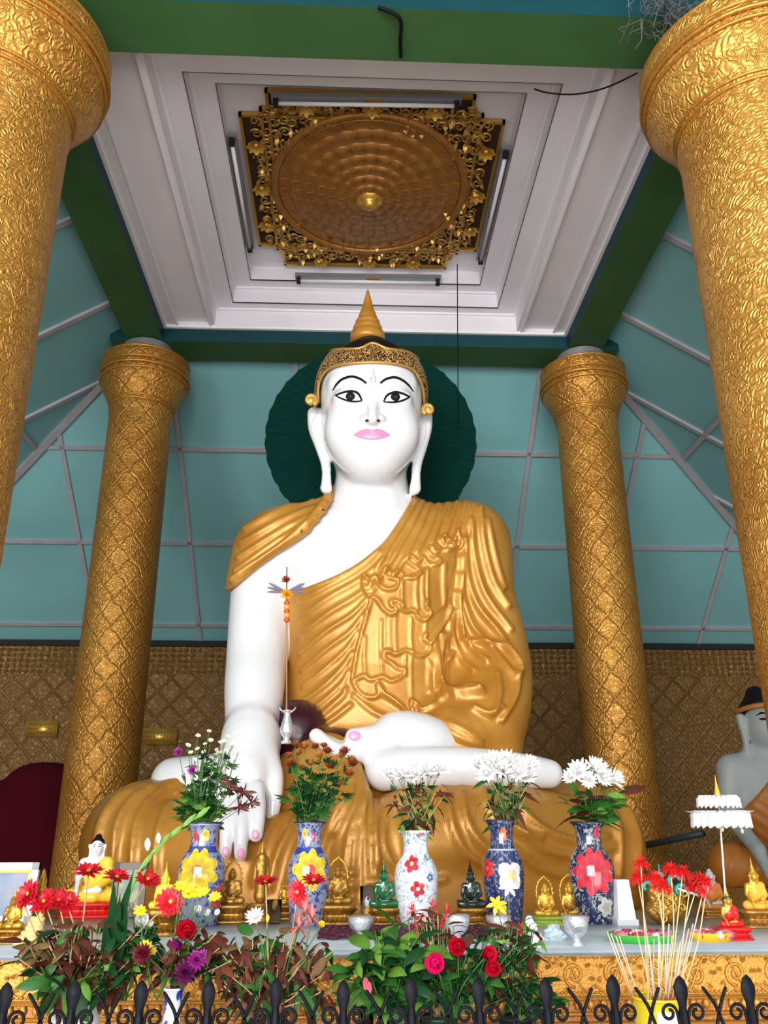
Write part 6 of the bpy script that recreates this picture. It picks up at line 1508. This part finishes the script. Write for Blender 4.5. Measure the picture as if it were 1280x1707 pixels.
flower('orange_flower', 'lily', (.90, .50, .02), P(862, 1694, Yb), P(828, 1508, Yb), .026, 'orange yellow blossom in front of the blue vase with white flower', None, (-.2, -.8, .5))
flower('white_lily', 'lily', (.85, .84, .82), P(862, 1694, Yb), P(848, 1480, Yb), .026, 'white blossom on thin stem in front of the second vase from right', None, (0, -.8, .6))
# incense pot and sticks
ip = P(1098, 1662, 2.32); pt = pot('incense_pot', 1098, 1662, 2.32, 44, POT, M_('yellow pot', (.82, .62, .03), .35), 'yellow incense pot with lavender panel behind the railing at right')
kx = 44/pxm(2.32, ip[2]); V = []; F = []
for i in range(13):
    a = -PIx/2+(i-6)*.10+.15
    for z, rr in ((SZ+.05, .835), (ip[2]-.022, .985)): V.append((ip[0]+kx*rr*1.02*math.cos(a), 2.32+kx*rr*1.02*math.sin(a), z))
for i in range(12): F.append((2*i, 2*i+2, 2*i+3, 2*i+1))
MB().add(V, F).build('lavender_panel', M_('lavender panel', (.62, .64, .82), .4), pt)
MB().lathe([(.001, 0), (kx*.93, 0), (kx*.93, .006), (.001, .01)], (ip[0], 2.32, ip[2]-.02), 20, close=False).build('ash', M_('grey ash', (.35, .3, .26), .9), pt)
M_STK = M_('pale incense stick', (.72, .55, .30), .6); M_STR = M_('red stick end', (.60, .03, .03), .6); M_STW = M_('white incense stick', (.78, .66, .60), .6)
tips = [(1012, 1553), (1018, 1556), (1026, 1560), (1032, 1560), (1060, 1548), (1078, 1560), (1090, 1565), (1098, 1560), (1100, 1570), (1115, 1540), (1120, 1560), (1126, 1552), (1134, 1570), (1140, 1556), (1148, 1548), (1155, 1540), (1108, 1575), (1082, 1575), (1130, 1580), (1118, 1585)]
for i, (px, py) in enumerate(tips):
    tpp = Vector(P(px, py, 2.32+random.uniform(-.03, .03))); bx = ip[0]+(px-1098)/66*kx*.62+(random.uniform(-.01, .01)); bb = Vector((bx, 2.32+random.uniform(-.03, .03), ip[2]-.025))
    st_ = thing('incense_stick', bb, 'leaning pale incense stick on the left of the incense pot' if px < 1062 else 'upright pale incense stick in the yellow incense pot', 'incense', 'leaning incense sticks left' if px < 1062 else 'upright incense sticks')
    MB().tube([bb, bb.lerp(tpp, .18)], .0013, 5).build('red_end', M_STR, st_); MB().tube([bb.lerp(tpp, .18), tpp], .0016, 5).build('stick', M_STW if i % 2 else M_STK, st_)
for (px, py, r, f) in ((1068, 1437, 19, (-.1, -.3, 1)), (1062, 1460, 20, (-.4, -.3, .9)), (1092, 1462, 20, (0, -.4, 1)), (1104, 1475, 22, (.1, -.3, 1)), (1118, 1448, 20, (0, -.4, 1)), (1138, 1452, 21, (.1, -.3, 1)), (1150, 1477, 17, (.2, -.3, 1)), (1166, 1464, 22, (.3, -.4, .9)), (1178, 1468, 20, (.5, -.4, .8)), (1172, 1485, 14, (.4, -.5, .3))):
    flower('red_paper_flower', 'spiky', (.72, .008, .012), (ip[0]+(px-1110)/60*kx*.6, 2.32, ip[2]-.025), P(px, py, 2.30+random.uniform(-.04, .04)), r/690, 'red spiky paper flower on a pale stick above the incense pot, left cluster' if px < 1112 else 'red spiky paper flower on a pale stick above the incense pot, right cluster', 'red paper flowers left' if px < 1112 else 'red paper flowers right', f, M_STK, .0016)
